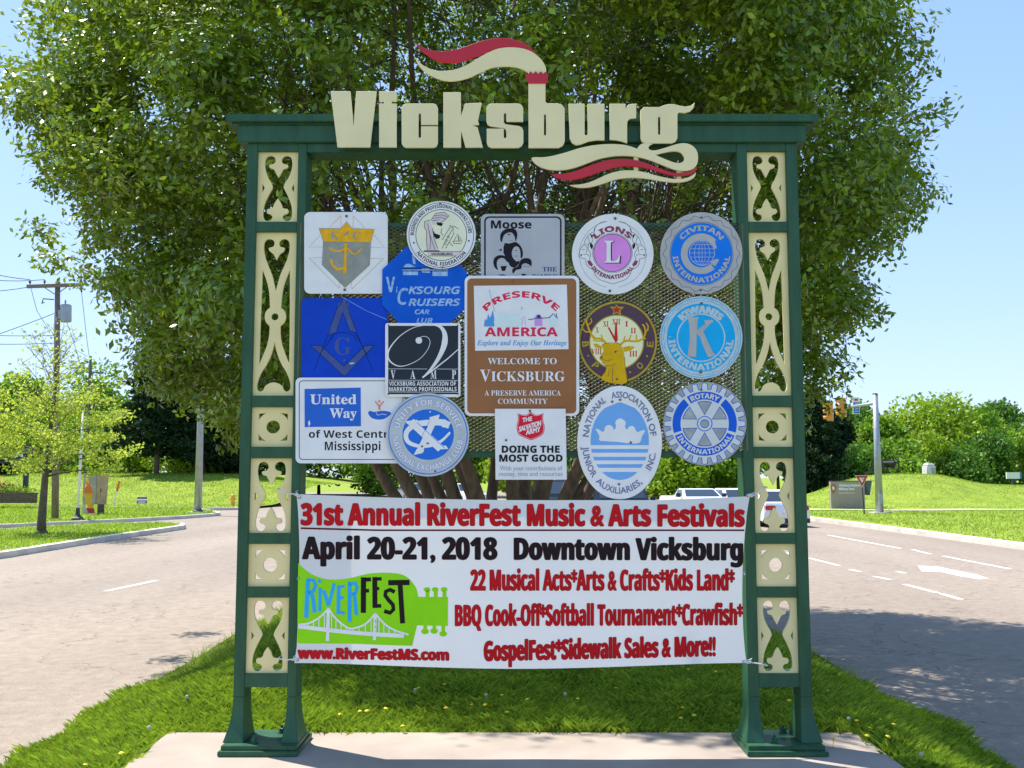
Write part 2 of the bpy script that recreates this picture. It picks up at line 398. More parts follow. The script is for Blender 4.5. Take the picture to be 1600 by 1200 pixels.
def kerb(name, line, wd, z0, z1, m=None, closed=False):
    b = MB(); n = len(line)
    a, c = stroke([(p[0], p[1]) for p in line], wd)
    vs = []
    for i in range(n): vs += [(a[i][0], a[i][1], z0), (a[i][0], a[i][1], z1), (c[i][0], c[i][1], z1), (c[i][0], c[i][1], z0)]
    fs = []
    for i in range(n - 1):
        for j in range(3): fs.append((i * 4 + j, i * 4 + j + 1, i * 4 + 4 + j + 1, i * 4 + 4 + j))
    fs += [(0, 1, 2, 3), tuple((n - 1) * 4 + j for j in range(4))]
    b.add(vs, fs); o = b.build(name, m or M['kerb']); o['kind'] = 'structure'; return o

# asphalt: pale worn surface with fine aggregate, stains along the wheel tracks and cracks
def asphalt():
    m = bpy.data.materials.new('worn asphalt'); m.use_nodes = True; n = m.node_tree; L = n.links; b = n.nodes['Principled BSDF']
    g = n.nodes.new('ShaderNodeNewGeometry')
    def noise(sc, det=4, st=None):
        t = n.nodes.new('ShaderNodeTexNoise'); t.inputs['Scale'].default_value = sc; t.inputs['Detail'].default_value = det
        if st:
            mp = n.nodes.new('ShaderNodeMapping'); mp.inputs['Scale'].default_value = st; L.new(g.outputs['Position'], mp.inputs[0]); L.new(mp.outputs[0], t.inputs['Vector'])
        else: L.new(g.outputs['Position'], t.inputs['Vector'])
        return t.outputs['Fac']
    def ramp(src, p0, c0, p1, c1):
        r = n.nodes.new('ShaderNodeValToRGB'); e = r.color_ramp.elements; e[0].position = p0; e[0].color = (*c0, 1); e[1].position = p1; e[1].color = (*c1, 1)
        L.new(src, r.inputs[0]); return r.outputs[0]
    def mul(a, b_, f=1.0):
        x = n.nodes.new('ShaderNodeMix'); x.data_type = 'RGBA'; x.blend_type = 'MULTIPLY'; x.inputs[0].default_value = f
        L.new(a, x.inputs[6]); L.new(b_, x.inputs[7]); return x.outputs[2]
    c = ramp(noise(0.22, 5, (1.6, .25, 1)), .25, (.25, .20, .152), .75, (.355, .288, .222))
    c = mul(c, ramp(noise(75, 3), .32, (.74, .74, .76), .68, (1.12, 1.11, 1.1)))
    c = mul(c, ramp(noise(6, 6), .3, (.80, .80, .81), .7, (1.08, 1.08, 1.08)))
    v = n.nodes.new('ShaderNodeTexVoronoi'); v.feature = 'DISTANCE_TO_EDGE'; v.inputs['Scale'].default_value = 0.33
    nz = n.nodes.new('ShaderNodeTexNoise'); nz.inputs['Scale'].default_value = 1.3; nz.inputs['Detail'].default_value = 8
    L.new(g.outputs['Position'], nz.inputs['Vector'])
    ad = n.nodes.new('ShaderNodeMix'); ad.data_type = 'RGBA'; ad.blend_type = 'LINEAR_LIGHT'; ad.inputs[0].default_value = 0.9
    L.new(g.outputs['Position'], ad.inputs[6]); L.new(nz.outputs['Color'], ad.inputs[7]); L.new(ad.outputs[2], v.inputs['Vector'])
    c = mul(c, ramp(v.outputs['Distance'], .0015, (.52, .51, .50), .006, (1, 1, 1)), 0.9)
    L.new(c, b.inputs['Base Color']); b.inputs['Roughness'].default_value = 0.88
    bp = n.nodes.new('ShaderNodeBump'); bp.inputs['Strength'].default_value = 0.5; bp.inputs['Distance'].default_value = 0.004
    L.new(noise(140, 3), bp.inputs['Height']); L.new(bp.outputs[0], b.inputs['Normal'])
    return m
M['asphalt'] = asphalt()
b = MB(); b.add([(-75, -30, RZ), (75, -30, RZ), (75, 120, RZ), (-75, 120, RZ)], [(0, 1, 2, 3)])
tag(b.build('road', M['asphalt']), kind='structure')
b = MB(); b.add([(-900, -300, -0.60), (900, -300, -0.60), (900, 1500, -0.60), (-900, 1500, -0.60)], [(0, 1, 2, 3)])
tag(b.build('ground', M['lawn']), kind='structure')

# median lawn under the town sign
sheet('median_lawn', [(-3.42, -12), (3.32, -12), (3.34, 10), (3.32, 32), (2.5, 40), (0.6, 43), (-2.2, 40), (-3.3, 30), (-3.42, 10)], med_h, 0.35, M['soil'], fy=1.6)
# left island
isl = [G(*p) for p in ((-260, 905), (0, 872), (60, 862), (120, 852), (190, 841), (250, 832), (280, 827.5), (284, 825), (276, 822.8), (240, 822.3), (165, 823), (80, 828), (0, 833), (-200, 846))]
sheet('island_lawn', [(p.x, p.y) for p in isl], lambda x, y: RZ + 0.14, 3.0, M['lawn'])
kerb('island_kerb', [(p.x, p.y) for p in isl[:9]] , 0.30, RZ - .02, RZ + .155)
kerb('island_kerb', [(p.x, p.y) for p in isl[8:]] , 0.22, RZ - .02, RZ + .15)
# left lawn with its rise
ll = [G(*p) for p in ((-260, 843), (-60, 829), (0, 825.5), (80, 821.5), (200, 815.5), (280, 811), (325, 807.5), (338, 806.2), (341, 804.5), (332, 802), (318, 799.5), (312, 798))]
pl = [(p.x, p.y) for p in ll] + [(-16.3, 54.0), (-15.5, 60), (-14, 110), (-74, 110), (-74, 30)]
sheet('left_lawn', pl, lawn_h_left, 2.2, M['lawn'])
kerb('left_kerb', [(p.x, p.y) for p in ll] + [(-16.3, 54.0)], 0.22, RZ - .02, RZ + .15)
sheet('left_sidewalk', [(-30, 55.8), (-22, 55.0), (-15.9, 54.2), (-15.9, 55.6), (-22, 57.2), (-30, 57.8)], lambda x, y: -0.36, 2.0, M['path'])
# right lawn with the earthwork
def RX(y): return 13.95 + 0.012 * max(0, y) - 0.0009 * max(0, y - 10) ** 2
rl = [(RX(y), y) for y in (-20, -5, 2, 8, 14, 20, 26, 32, 38, 44, 50, 56, 62)]
sheet('right_lawn', rl + [(13, 68), (14, 115), (74, 115), (74, -20)], lawn_h_right, 1.6, M['lawn'])
kerb('right_kerb', [(p[0] - .1, p[1]) for p in rl], 0.34, RZ - .02, RZ + .16)
sheet('right_sidewalk', [(13.2, 49.4), (18, 49.2), (24, 49.0), (32, 50.2), (41, 52), (41, 53.3), (32, 51.8), (24, 50.6), (18, 50.8), (13.2, 51.2)], lambda x, y: lawn_h_right(x, y) + .03, 2.0, M['path'])
# road markings, each dash its own piece
def mark(name, pts):
    b = MB(); b.add([(x, y, RZ + .004) for x, y in pts], [tuple(range(len(pts)))]); o = b.build(name, M['paint']); o['kind'] = 'structure'; return o
def dash(x, y0, y1, wd=0.11, sl=0.0): mark('lane_marking', [(x, y0), (x + wd, y0), (x + wd + sl, y1), (x + sl, y1)])
def D(py, z=RZ): return G(800, py, z).y
for (xa, ya), (xb, yb) in (((165, 924), (245, 907)), ((1413, 913), (1466, 927)), ((1471, 928), (1502, 937)), ((1264, 872), (1311, 884)), ((1366, 901), (1391, 906)), ((1328, 890), (1345, 893.5)),
                           ((1402, 893), (1414, 896)), ((1293, 836), (1407, 857)), ((1426, 859), (1454, 866)), ((1473, 869), (1578, 889)), ((1220, 862), (1244, 868)), ((1190, 816), (1262, 829)), ((-60, 980), (-30, 972))):
    p, q = G(xa, ya), G(xb, yb)
    if p.y > q.y: p, q = q, p
    mark('lane_marking', [(p.x - .06, p.y), (p.x + .06, p.y), (q.x + .06, q.y), (q.x - .06, q.y)])
ar = [G(*z) for z in ((1434, 884), (1467, 886), (1530, 899), (1546, 904.5), (1530, 905.5), (1502, 901), (1468, 893.5), (1440, 893))]
mark('turn_arrow', [(p.x, p.y) for p in ar])
# slab
SZ = 0.022
b = MB(); b.box(-1.96, 1.97, -2.6, 0.375, -0.22, SZ); tag(b.build('sign_slab', M['concrete'], bevel=.008), kind='structure')

# ================================================================== LEAVES AND TREES
def leafset(C, L, W, out=None, droop=0.0, rnd=1.0):
    n = len(C); a = rng.normal(size=(n, 3)) * rnd
    if out is not None: a += out
    a[:, 2] -= droop
    a /= np.linalg.norm(a, axis=1)[:, None]
    t = rng.normal(size=(n, 3)); t[:, 2] *= 0.55; b = np.cross(a, t); b /= np.linalg.norm(b, axis=1)[:, None] + 1e-9
    s = rng.uniform(0.65, 1.25, n)[:, None]
    a = a * L * s / 2; b = b * W * s / 2
    V = np.stack([C - a, C + b - a * 0.1, C + a, C - b - a * 0.1], 1).reshape(-1, 3)
    return V, np.arange(4 * n).reshape(n, 4)
def tapered(b, p0, p1, r0, r1, sag=0.0, k=6, wob=0.05, n=7):
    p0, p1 = Vector(p0), Vector(p1); L = (p1 - p0).length; pts = []; wv = Vector((random.uniform(-1, 1), random.uniform(-1, 1), random.uniform(-.3, .3))) * wob * L
    for i in range(k + 1):
        t = i / k; p = p0.lerp(p1, t) + wv * math.sin(t * math.pi * 1.3) + Vector((0, 0, sag * L * math.sin(t * math.pi)))
        if 0 < i < k: p += Vector((random.uniform(-1, 1), random.uniform(-1, 1), 0)) * wob * L * .15
        pts.append(p)
    b.tube(pts, [r0 + (r1 - r0) * (i / k) ** .8 for i in range(k + 1)], n); return pts

# the multi-stemmed tree that fills the view behind the sign
TX, TY = -0.1, 6.75
TAB = [(1.95, 3.0, 3.1), (2.5, 3.9, 3.8), (3.0, 4.3, 4.1), (4.0, 4.95, 4.55), (5.3, 6.0, 4.95), (6.5, 6.0, 4.75), (7.3, 5.3, 4.15), (8.3, 4.4, 3.5), (9.2, 3.8, 2.8), (9.9, 2.0, 1.5)]
def RR(z):
    for a, c in zip(TAB, TAB[1:]):
        if z <= c[0]:
            t = (z - a[0]) / (c[0] - a[0]); return a[1] + (c[1] - a[1]) * t, a[2] + (c[2] - a[2]) * t
    return TAB[-1][1:]
TAB = [(a_, b_ * .975, c_ * .975) for a_, b_, c_ in TAB]
def big_tree():
    root = empty('crape_myrtle_tree', (TX, TY, -0.2))
    tag(root, 'huge round-crowned tree with many smooth stems directly behind the green sign frame', 'tree')
    # rounded leaf clumps over the outside of the crown, thinner sprays inside and poking out
    bump = [(rng.uniform(0, 2 * math.pi), rng.uniform(2, 9.5), rng.uniform(.6, 1.2), rng.uniform(-.6, .6)) for _ in range(90)]
    def spot(rlo, rhi):
        while True:
            z = rng.uniform(2.0, 9.8); th = rng.uniform(0, 2 * math.pi); l, r = RR(z); cx = math.cos(th); Rx = r if cx > 0 else l; Ry = 5.25 * (l + r) / 11.3
            bb = 0.0
            for (bt, bz, bw, ba) in bump:
                dth = (th - bt + math.pi) % (2 * math.pi) - math.pi; q = (dth * 5) ** 2 + (z - bz) ** 2
                if q < bw * bw * 3: bb += ba * math.exp(-q / (bw * bw))
            rad = rng.uniform(rlo, rhi); front = math.sin(th) < -0.35
            if z < 4.4 and rad < .62: continue
            if front and z < 5.0 and abs(cx) < .5 and rng.uniform() < .62: continue
            if z < 3.0 and rng.uniform() < .35: continue
            rad *= 1 + bb * .10
            return np.array([TX + cx * Rx * rad, TY + math.sin(th) * Ry * rad, z])
    ctr = np.array([TX, TY, 4.3]); P = []; NN = []; cl = []
    EX = [(-5.55, 6.0, 4.35), (-6.15, 8.6, 4.35), (-5.8, 6.8, 4.2)]
    for i in range(473):
        c = spot(.80, .99) if i < 360 else (spot(.5, .8) if i < 470 else np.array(EX[i - 470])); cl.append(c); rl = rng.uniform(.30, .68) if i < 470 else .26; k = int(3150 * rl * rl) if i < 470 else 160
        d = rng.normal(size=(k, 3)); d /= np.linalg.norm(d, axis=1)[:, None]; o_ = (c - ctr) / np.linalg.norm(c - ctr)
        rr_ = rl * (rng.uniform(size=k) ** .4)[:, None] * (1 + .28 * np.sin(d[:, :1] * 7 + i) * np.sin(d[:, 2:] * 6 + i * 2))
        P.append(c + d * rr_ * np.array([1.1, 1.1, .85])); NN.append(d * .7 + o_ * .3 + np.array([0, 0, .65]) + rng.normal(size=(k, 3)) * .55)
    for i in range(1150):
        inner = i < 560; c = spot(.45, .85) if inner else spot(.90, 1.01); cl.append(c); k = int(rng.integers(55, 140)); o_ = (c - ctr) / np.linalg.norm(c - ctr) + rng.normal(size=3) * .45; o_[2] += .25; o_ /= np.linalg.norm(o_)
        t = rng.uniform(-.5, .5, k) * rng.uniform(.4, 1.0); P.append(c + o_ * t[:, None] + rng.normal(size=(k, 3)) * .07); NN.append(np.tile([0, 0, .6], (k, 1)) + rng.normal(size=(k, 3)) * .7)
    P = np.concatenate(P); NN = np.concatenate(NN); NN /= np.linalg.norm(NN, axis=1)[:, None]; m_ = len(P)
    tv = rng.normal(size=(m_, 3)); A_ = np.cross(NN, tv); A_ /= np.linalg.norm(A_, axis=1)[:, None]; B_ = np.cross(NN, A_); s_ = rng.uniform(.7, 1.3, m_)[:, None]
    A_ *= .043 * s_; B_ *= .0195 * s_
    V = np.stack([P - A_, P + B_ - A_ * .1 - NN * .003, P + A_, P - B_ - A_ * .1 - NN * .003], 1).reshape(-1, 3); Fc = np.arange(4 * m_).reshape(m_, 4)
    o = np.array([TX, TY, -.2]); npmesh('crown', V - o, Fc, M['leaf'], root); print('leaves', m_)
    cl = np.array(cl); n = len(cl)
    # stems and limbs
    b = MB(); tw = MB(); tips = []
    def loc(p): return Vector(p) - Vector((TX, TY, -.2))
    nst = 17
    for i in range(nst):
        a = 2 * math.pi * i / nst + random.uniform(-.15, .15); r0 = random.uniform(.12, .42)
        p0 = Vector((math.cos(a) * r0, math.sin(a) * r0 * .8, 0.0)); hh = random.uniform(2.2, 3.0)
        sp = random.uniform(.65, 1.75) if i % 2 else random.uniform(1.2, 2.2)
        p1 = Vector((math.cos(a) * sp, math.sin(a) * sp * .9, hh))
        pts = tapered(b, p0, p1, random.uniform(.085, .125), .062, sag=-.03, k=6, wob=.05, n=9)
        for j in range(3):
            a2 = a + random.uniform(-.7, .7); h2 = random.uniform(4.0, 8.6); rr_ = RR(h2); rad = random.uniform(.35, .8) * (sum(rr_) / 2) * .85
            p2 = Vector((math.cos(a2) * rad, math.sin(a2) * rad, h2)); tapered(b, p1, p2, .058, .018, sag=random.uniform(-.03, .07), k=7, wob=.06, n=7)
            tips.append((p1, p2))
    for k in range(620):
        p1, p2 = random.choice(tips); t_ = random.uniform(.12, .95); s0 = p1.lerp(p2, t_)
        c = cl[rng.integers(0, n)]; e = loc(c[:3])
        for _ in range(5):
            c2 = loc(cl[rng.integers(0, n)][:3])
            if (c2 - s0).length < (e - s0).length: e = c2
        tapered(tw, s0, e, .014, .004, sag=.05, k=4, wob=.06, n=4)
    b.build('stems', M['bark'], root, smooth=True); tw.build('branches', M['darkbark'], root, smooth=True)
big_tree()

def lobed(base, H, Wd, crown0, n, lf, lobes=14, flat_=1.0, seed=0):
    """points on the skins of overlapping lobes that make up a crown"""
    r = np.random.default_rng(seed); P = []; O = []
    L = []
    for i in range(lobes):
        z = r.uniform(0, 1) ; wz = math.sin(min(1, (z * .92 + .12)) * math.pi) ** .6
        a = r.uniform(0, 2 * math.pi); rad = Wd * .5 * wz * r.uniform(.25, .78)
        L.append((rad * math.cos(a), rad * math.sin(a), crown0 + (H - crown0) * (.12 + .76 * z), Wd * r.uniform(.16, .30)))
    tot = sum(l[3] ** 2 for l in L)
    for l in L:
        k = int(n * l[3] ** 2 / tot); d = r.normal(size=(k, 3)); d /= np.linalg.norm(d, axis=1)[:, None]
        rr_ = l[3] * (r.uniform(.35, 1, k) ** .35)[:, None] * (1 + .16 * np.sin(d[:, :1] * 9 + d[:, 1:2] * 7 + l[0]))
        p = d * rr_; p[:, 2] *= .8 * flat_
        P.append(p + np.array(l[:3])); O.append(d)
    return np.concatenate(P), np.concatenate(O), L
def tree(name, label, x, y, z, H, Wd, n=5000, lf=.34, m='leafM', crown0=None, lobes=14, seed=0, group=None, trunk=.18, bark='darkbark', cat='tree'):
    root = empty(name, (x, y, z)); tag(root, label, cat, group)
    crown0 = H * .12 if crown0 is None else crown0
    P, O, L = lobed((0, 0, 0), H, Wd, crown0, n, lf, lobes, seed=seed)
    V, Fc = leafset(P, lf, lf * .55, out=O * .5, droop=.15); npmesh('crown', V, Fc, M[m], root)
    b = MB(); random.seed(seed + 3)
    tapered(b, (0, 0, -.2), (0, 0, H * .62), trunk, trunk * .4, k=6, wob=.02)
    for l in L[:7]:
        h0 = min(l[2] * .7, H * .5); tapered(b, (0, 0, max(h0, crown0 * .8)), l[:3], trunk * .38, trunk * .08, k=4, wob=.05, n=5)
    b.build('trunk', M[bark], root, smooth=True); return root
def X(px, d): return (px - 800) / F * d
def topz(py, d): return CH + (745 - py) / F * d
def conifer(name, label, x, y, z, H, Wd, n=6000, lf=.3, seed=0, group=None, crown0=1.5):
    root = empty(name, (x, y, z)); tag(root, label, 'tree', group); r = np.random.default_rng(seed); P = []; O = []
    b = MB(); tapered(b, (0, 0, -.2), (0, 0, H * .96), .26, .04, k=7, wob=.01)
    for i in range(70):
        t = (i + .5) / 70; zc = crown0 + (H - crown0) * t; R0 = Wd * .5 * (1 - t) ** .62 * r.uniform(.7, 1.1); a = i * 2.399 + r.uniform(-.3, .3)
        e = np.array([math.cos(a) * R0, math.sin(a) * R0, zc - .1 * R0]); s0 = np.array([0, 0, zc + .05])
        tapered(b, tuple(s0), tuple(e), .05, .01, k=2, n=4, wob=.02)
        k = int(n / 70 * (1.5 - t)); q = r.uniform(.15, 1.05, k)[:, None]
        P.append(s0 + (e - s0) * q + r.normal(size=(k, 3)) * (.16 + .16 * R0 * (1.1 - q)) * np.array([1, 1, .6])); O.append(np.repeat(((e - s0) / (np.linalg.norm(e - s0) + 1e-6))[None], k, 0))
    P = np.concatenate(P); O = np.concatenate(O)
    V, Fc = leafset(P, lf, lf * .42, out=O * 1.1, droop=-.1); npmesh('crown', V, Fc, M['leafD'], root); b.build('trunk', M['darkbark'], root, smooth=True)

# background tree line, left to right: (px of axis, distance, py of top, width, material, label)
BG = [(-60, 92, 600, 10, 'leafM', 'mid green tree at the far left edge behind the dark wooden notice board'),
      (30, 96, 612, 9, 'leafB', 'bright green tree behind the yellow-green sapling, above the brown timber edging'),
      (95, 90, 640, 8, 'leafL', 'low pale tree straight behind the wooden power pole'),
      (150, 98, 592, 9, 'leafB', 'tall bright tree rising between the power pole and the dark cedar'),
      (196, 86, 655, 6, 'leafL', 'small pale bush-like tree just left of the dark cedar trunk'),
      (330, 84, 690, 6, 'leafL', 'light green tree standing in the sun to the right of the metal lamp mast'),
      (420, 100, 650, 9, 'leafM', 'mid green tree seen through the cut-outs of the left sign post'),
      (500, 104, 640, 9, 'leafM', 'dark-toned tree behind the lower left corner of the metal mesh'),
      (585, 100, 655, 8, 'leafB', 'bright tree behind the stems under the round exchange club disc'),
      (665, 104, 640, 9, 'leafM', 'mid green tree seen between stems left of the white charity poster'),
      (745, 98, 655, 8, 'leafB', 'bright tree behind the white charity poster'),
      (822, 92, 700, 6, 'leafL', 'low lime green tree behind the left side of the dark oncoming vehicle'),
      (900, 104, 640, 9, 'leafM', 'tall tree behind the white oval plaque'),
      (985, 100, 650, 9, 'leafM', 'mid green tree just right of the white oval plaque'),
      (1055, 90, 700, 7, 'leafL', 'lime green tree behind the white pickup'),
      (1125, 96, 668, 8, 'leafB', 'bright tree between the white pickup and the right sign post'),
      (1215, 100, 640, 9, 'leafM', 'mid green tree seen through the cut-outs of the right sign post'),
      (1342, 100, 648, 7, 'leafM', 'mid green tree behind the yellow traffic signals'),
      (1372, 88, 668, 6, 'leafB', 'vivid green tree directly behind the cannon and signal mast'),
      (1420, 92, 652, 9, 'leafL', 'broad lime tree behind the left side of the stone monument'),
      (1478, 94, 650, 9, 'leafL', 'broad lime tree behind the right side of the stone monument'),
      (1525, 98, 660, 7, 'leafB', 'rounded green tree right of the earthwork'),
      (1562, 104, 643, 8, 'leafM', 'tallest rounded tree near the right edge, above the small white panel'),
      (1622, 100, 665, 8, 'leafM', 'mid green tree cut by the right edge of the picture')]
for i, (px, d, ty, wd, mm, lab) in enumerate(BG):
    gz = 1.0 if px < 360 else (-.4 if px < 1240 else .5)
    tree('broadleaf_tree', lab, X(px, d), d - CD, gz, (topz(ty, d) - gz) * 1.12, wd * 1.1, n=7600, lf=.48, m=mm, crown0=.3, lobes=18, seed=40 + i, group='trees along the far side of the roads', trunk=.2)
# underwood in front of the tree line
UW = [(-30, 84, 'leafM'), (20, 86, 'leafL'), (128, 84, 'leafB'), (178, 83, 'leafL'), (292, 82, 'leafL'), (352, 84, 'leafB'), (1340, 84, 'leafM'), (1400, 84, 'leafB'), (1455, 86, 'leafL'), (1512, 86, 'leafM'), (1548, 88, 'leafM'), (1606, 88, 'leafB')]
UL = ['low mid green shrub at the far left edge under the tree line', 'low lime shrub behind the left notice board', 'shrub behind the roadside utility cabinet', 'shrub with pale leaves right of the utility cabinet',
      'sunny pale shrub between the cedar trunk and the metal mast', 'shrub right of the metal mast, at the green post edge', 'shrub behind the brown park entrance sign', 'bright shrub just behind the cannon',
      'lime shrub just behind the stone monument', 'shrub at the right shoulder of the earthwork', 'shrub behind the small white panel', 'bright shrub at the right picture edge']
for i, (px, d, mm) in enumerate(UW):
    tree('shrub', UL[i], X(px, d), d - CD, 1.0 if px < 400 else .5, 3.6 + (i % 3) * .5, 6.5, n=5000, lf=.36, m=mm, crown0=-.5, lobes=12, seed=90 + i, group='shrubs under the tree line', trunk=.08, cat='shrub')
conifer('cedar_tree', 'big dark cedar with a bare lower trunk, left of the tall metal lamp mast', X(247, 78), 78 - CD, 1.2, 12.5, 8.0, n=17000, lf=.42, seed=5, group='dark cedars', crown0=2.3)
conifer('cedar_tree', 'dark cedar directly behind the metal lamp mast', X(318, 80), 80 - CD, 1.0, 13.5, 7.5, n=17000, lf=.42, seed=6, group='dark cedars', crown0=2.0)
conifer('cedar_tree', 'dark cedar hugging the outer edge of the left sign post', X(372, 82), 82 - CD, .8, 12, 6.5, n=13000, lf=.42, seed=7, group='dark cedars', crown0=.6)
conifer('cedar_tree', 'dark cedar hugging the outer edge of the right sign post', X(1272, 84), 84 - CD, .0, 9.0, 7.5, n=17000, lf=.38, seed=8, group='dark cedars', crown0=.3)
conifer('cedar_tree', 'smaller dark cedar left of the brown park entrance sign', X(1312, 88), 88 - CD, .4, 7.0, 6.0, n=13000, lf=.38, seed=9, group='dark cedars', crown0=.2)
conifer('cedar_tree', 'small dark evergreen at the left edge beside the notice board', X(-8, 78), 78 - CD, 1.4, 4.5, 3.4, n=6000, lf=.3, seed=10, group='dark cedars', crown0=.2)

# young tree on the island
def sapling():
    p = G(65, 834, -.36); root = empty('young_tree', (p.x, p.y, p.z)); tag(root, 'young yellow-green tree with thin upper twigs growing on the kerbed grass island', 'tree')
    b = MB(); tw = MB(); random.seed(4); k = p.y + CD
    top = topz(545, k) - p.z; tapered(b, (0, 0, -.05), (.12, 0, top * .55), .155, .075, k=7, wob=.012, n=9); tapered(b, (.12, 0, top * .55), (.25, 0, top), .07, .015, k=6, wob=.02)
    b.tube([(0, 0, -.05), (0, 0, .12)], [.26, .15], 9)
    P = []; O = []
    for i in range(46):
        t = i / 45; h = 2.0 + t * (top - 2.0); a = i * 2.4; ln = (2.6 * (1 - t) ** .7 + .45) * random.uniform(.75, 1.15)
        s0 = Vector((.12 * h / top * 1.5, 0, h * .92)); e = s0 + Vector((math.cos(a) * ln, math.sin(a) * ln, random.uniform(.05, .5) + t * .9))
        pts = tapered(tw, s0, e, .032 * (1.2 - t), .006, sag=.04, k=5, wob=.05, n=5)
        for j in range(5):
            q = random.uniform(.3, 1); c = s0.lerp(e, q); e2 = c + Vector((random.uniform(-.6, .6), random.uniform(-.6, .6), random.uniform(.0, .55))); tapered(tw, c, e2, .01, .003, k=2, n=4)
            nl = int((66 if t < .5 else (24 if t < .7 else 7)) * random.uniform(.5, 1.3))
            u = rng.uniform(.1, 1.1, nl)[:, None]; P.append(np.array(c) + (np.array(e2) - np.array(c)) * u + rng.normal(size=(nl, 3)) * np.array([.16, .16, .07]))
            O.append(np.tile(np.array([math.cos(a), math.sin(a), -.1]), (nl, 1)))
    P = np.concatenate(P); O = np.concatenate(O); V, Fc = leafset(P, .125, .07, out=O * .8, droop=.2); npmesh('crown', V, Fc, M['leafY'], root)
    b.build('trunk', M['darkbark'], root, smooth=True); tw.build('branches', M['darkbark'], root, smooth=True)
sapling()

# ================================================================== GRASS
def blades(name, n, xr, yr, h, hgt=(.05, .13), wd=.006, mm='blade', keep=None, clump=0.0, far=False):
    x = rng.uniform(*xr, n); y = rng.uniform(*yr, n)
    if clump:
        cx = rng.uniform(*xr, n // 14); cy = rng.uniform(*yr, n // 14); i = rng.integers(0, len(cx), n); s = rng.uniform(size=n) < .6
        x = np.where(s, cx[i] + rng.normal(size=n) * clump, x); y = np.where(s, cy[i] + rng.normal(size=n) * clump, y)
    if keep is not None: k = keep(x, y); x, y = x[k], y[k]; n = len(x)
    z = np.array([h(a, b_) for a, b_ in zip(x, y)]); H = rng.uniform(*hgt, n) * (1 + .35 * np.sin(x * 4.1) * np.sin(y * 3.3))
    a = rng.uniform(0, 2 * np.pi, n); ln = rng.uniform(.3, 1.5, n) * H; dx, dy = np.cos(a), np.sin(a); b2 = rng.uniform(0, 2 * np.pi, n); wx, wy = np.cos(b2) * wd * .5, np.sin(b2) * wd * .5
    P = lambda X_, Y_, Z_: np.stack([X_, Y_, Z_], 1)
    if far:
        V = np.stack([P(x - wx, y - wy, z - .01), P(x + wx, y + wy, z - .01), P(x + dx * ln, y + dy * ln, z + H)], 1).reshape(-1, 3); c_ = 3
    else:
        V = np.stack([P(x - wx, y - wy, z - .01), P(x + wx, y + wy, z - .01), P(x + dx * ln, y + dy * ln, z + H), P(x + dx * ln * .30 - wx * .9, y + dy * ln * .30 - wy * .9, z + H * .62)], 1).reshape(-1, 3); c_ = 4
    o = npmesh(name, V, np.arange(c_ * n).reshape(n, c_), M[mm]); o['kind'] = 'stuff'; return o
inslab = lambda x, y: ~((x > -1.965) & (x < 1.975) & (y < .385))
vis = lambda x, y: inslab(x, y) & (x > -3.40 + .09 * np.sin(y * 5.3) * np.sin(y * 1.7) - .07 * rng.uniform(size=len(x)) ** 3) & (x < 3.31 + .08 * np.sin(y * 4.7) * np.sin(y * 2.1) + .07 * rng.uniform(size=len(x)) ** 3) & (np.abs(x - .0) < .56 * (y + CD) + .3)
tag(blades('grass', 270000, (-3.47, 3.38), (-1.2, 4.0), med_h, (.025, .075), .0034, keep=vis, clump=.05), 'long green grass on the median round the sign slab', 'grass')
tag(blades('grass', 60000, (-3.42, 3.33), (4.0, 16.0), med_h, (.06, .13), .010, keep=vis, clump=.08, far=True), 'shaded grass under the big tree', 'grass')
def inpoly(poly):
    P = [(p[0], p[1]) for p in poly]
    def f(x, y):
        r_ = np.zeros(len(x), bool); j = len(P) - 1
        for i in range(len(P)):
            xi, yi = P[i]; xj, yj = P[j]; c = ((yi > y) != (yj > y)); c &= x < (xj - xi) * (y - yi) / (yj - yi + 1e-12) + xi; r_ ^= c; j = i
        return r_
    return f
tag(blades('grass', 60000, (-26, -11), (10, 36), lambda x, y: RZ + .14, (.05, .1), .03, keep=inpoly(isl), far=True), 'mown grass on the kerbed island', 'grass')
tag(blades('grass', 90000, (-50, -14), (30, 80), lawn_h_left, (.06, .14), .05, keep=inpoly(pl), far=True), 'mown grass on the left bank', 'grass')
tag(blades('grass', 90000, (13.5, 50), (12, 72), lawn_h_right, (.05, .11), .04, keep=lambda x, y: (x > 14.4) & ((y < 48.8) | (y > 53.6)) & (x < .6 * (y + CD) + 1), far=True), 'mown grass on the right verge', 'grass')

# dandelions
M['dyellow'] = mat('dandelion yellow', (.72, .52, .02), .7, island=.2); M['dwhite'] = mat('seed head', (.6, .62, .58), .8, trans=.4); M['stalk'] = mat('flower stalk', (.16, .26, .05), .6)
def dandelion(seed=False):
    root = empty('dandelion', (0, 0, 0)); b = MB(); b.tube([(0, 0, 0), (.01, 0, .07), (.012, .005, .125)], [.0025, .002, .002], 5); b.build('stalk', M['stalk'], root)
    b = MB()
    if seed:
        b.lathe([(.002, .11), (.015, .115), (.021, .13), (.015, .146), (.003, .15)], (.012, .005, 0), 10)
    else:
        b.lathe([(.004, .122), (.019, .131), (.012, .137), (.003, .135)], (.012, .005, 0), 12)
        for i in range(14):
            a = i * 6.283 / 14; c, s = math.cos(a), math.sin(a); q = lambda r_, t_, h_: (.012 + c * r_ - s * t_, .005 + s * r_ + c * t_, h_)
            b.add([q(.006, -.003, .133), q(.022, -.0035, .130), q(.024, .0035, .130), q(.006, .003, .133)], [(0, 1, 2, 3)])
    b.build('flower_head', M['dwhite' if seed else 'dyellow'], root); return root
def copy_tree(o, parent=None):
    c = o.copy(); COL.objects.link(c); c.parent = parent
    for ch in list(o.children): copy_tree(ch, c)
    return c
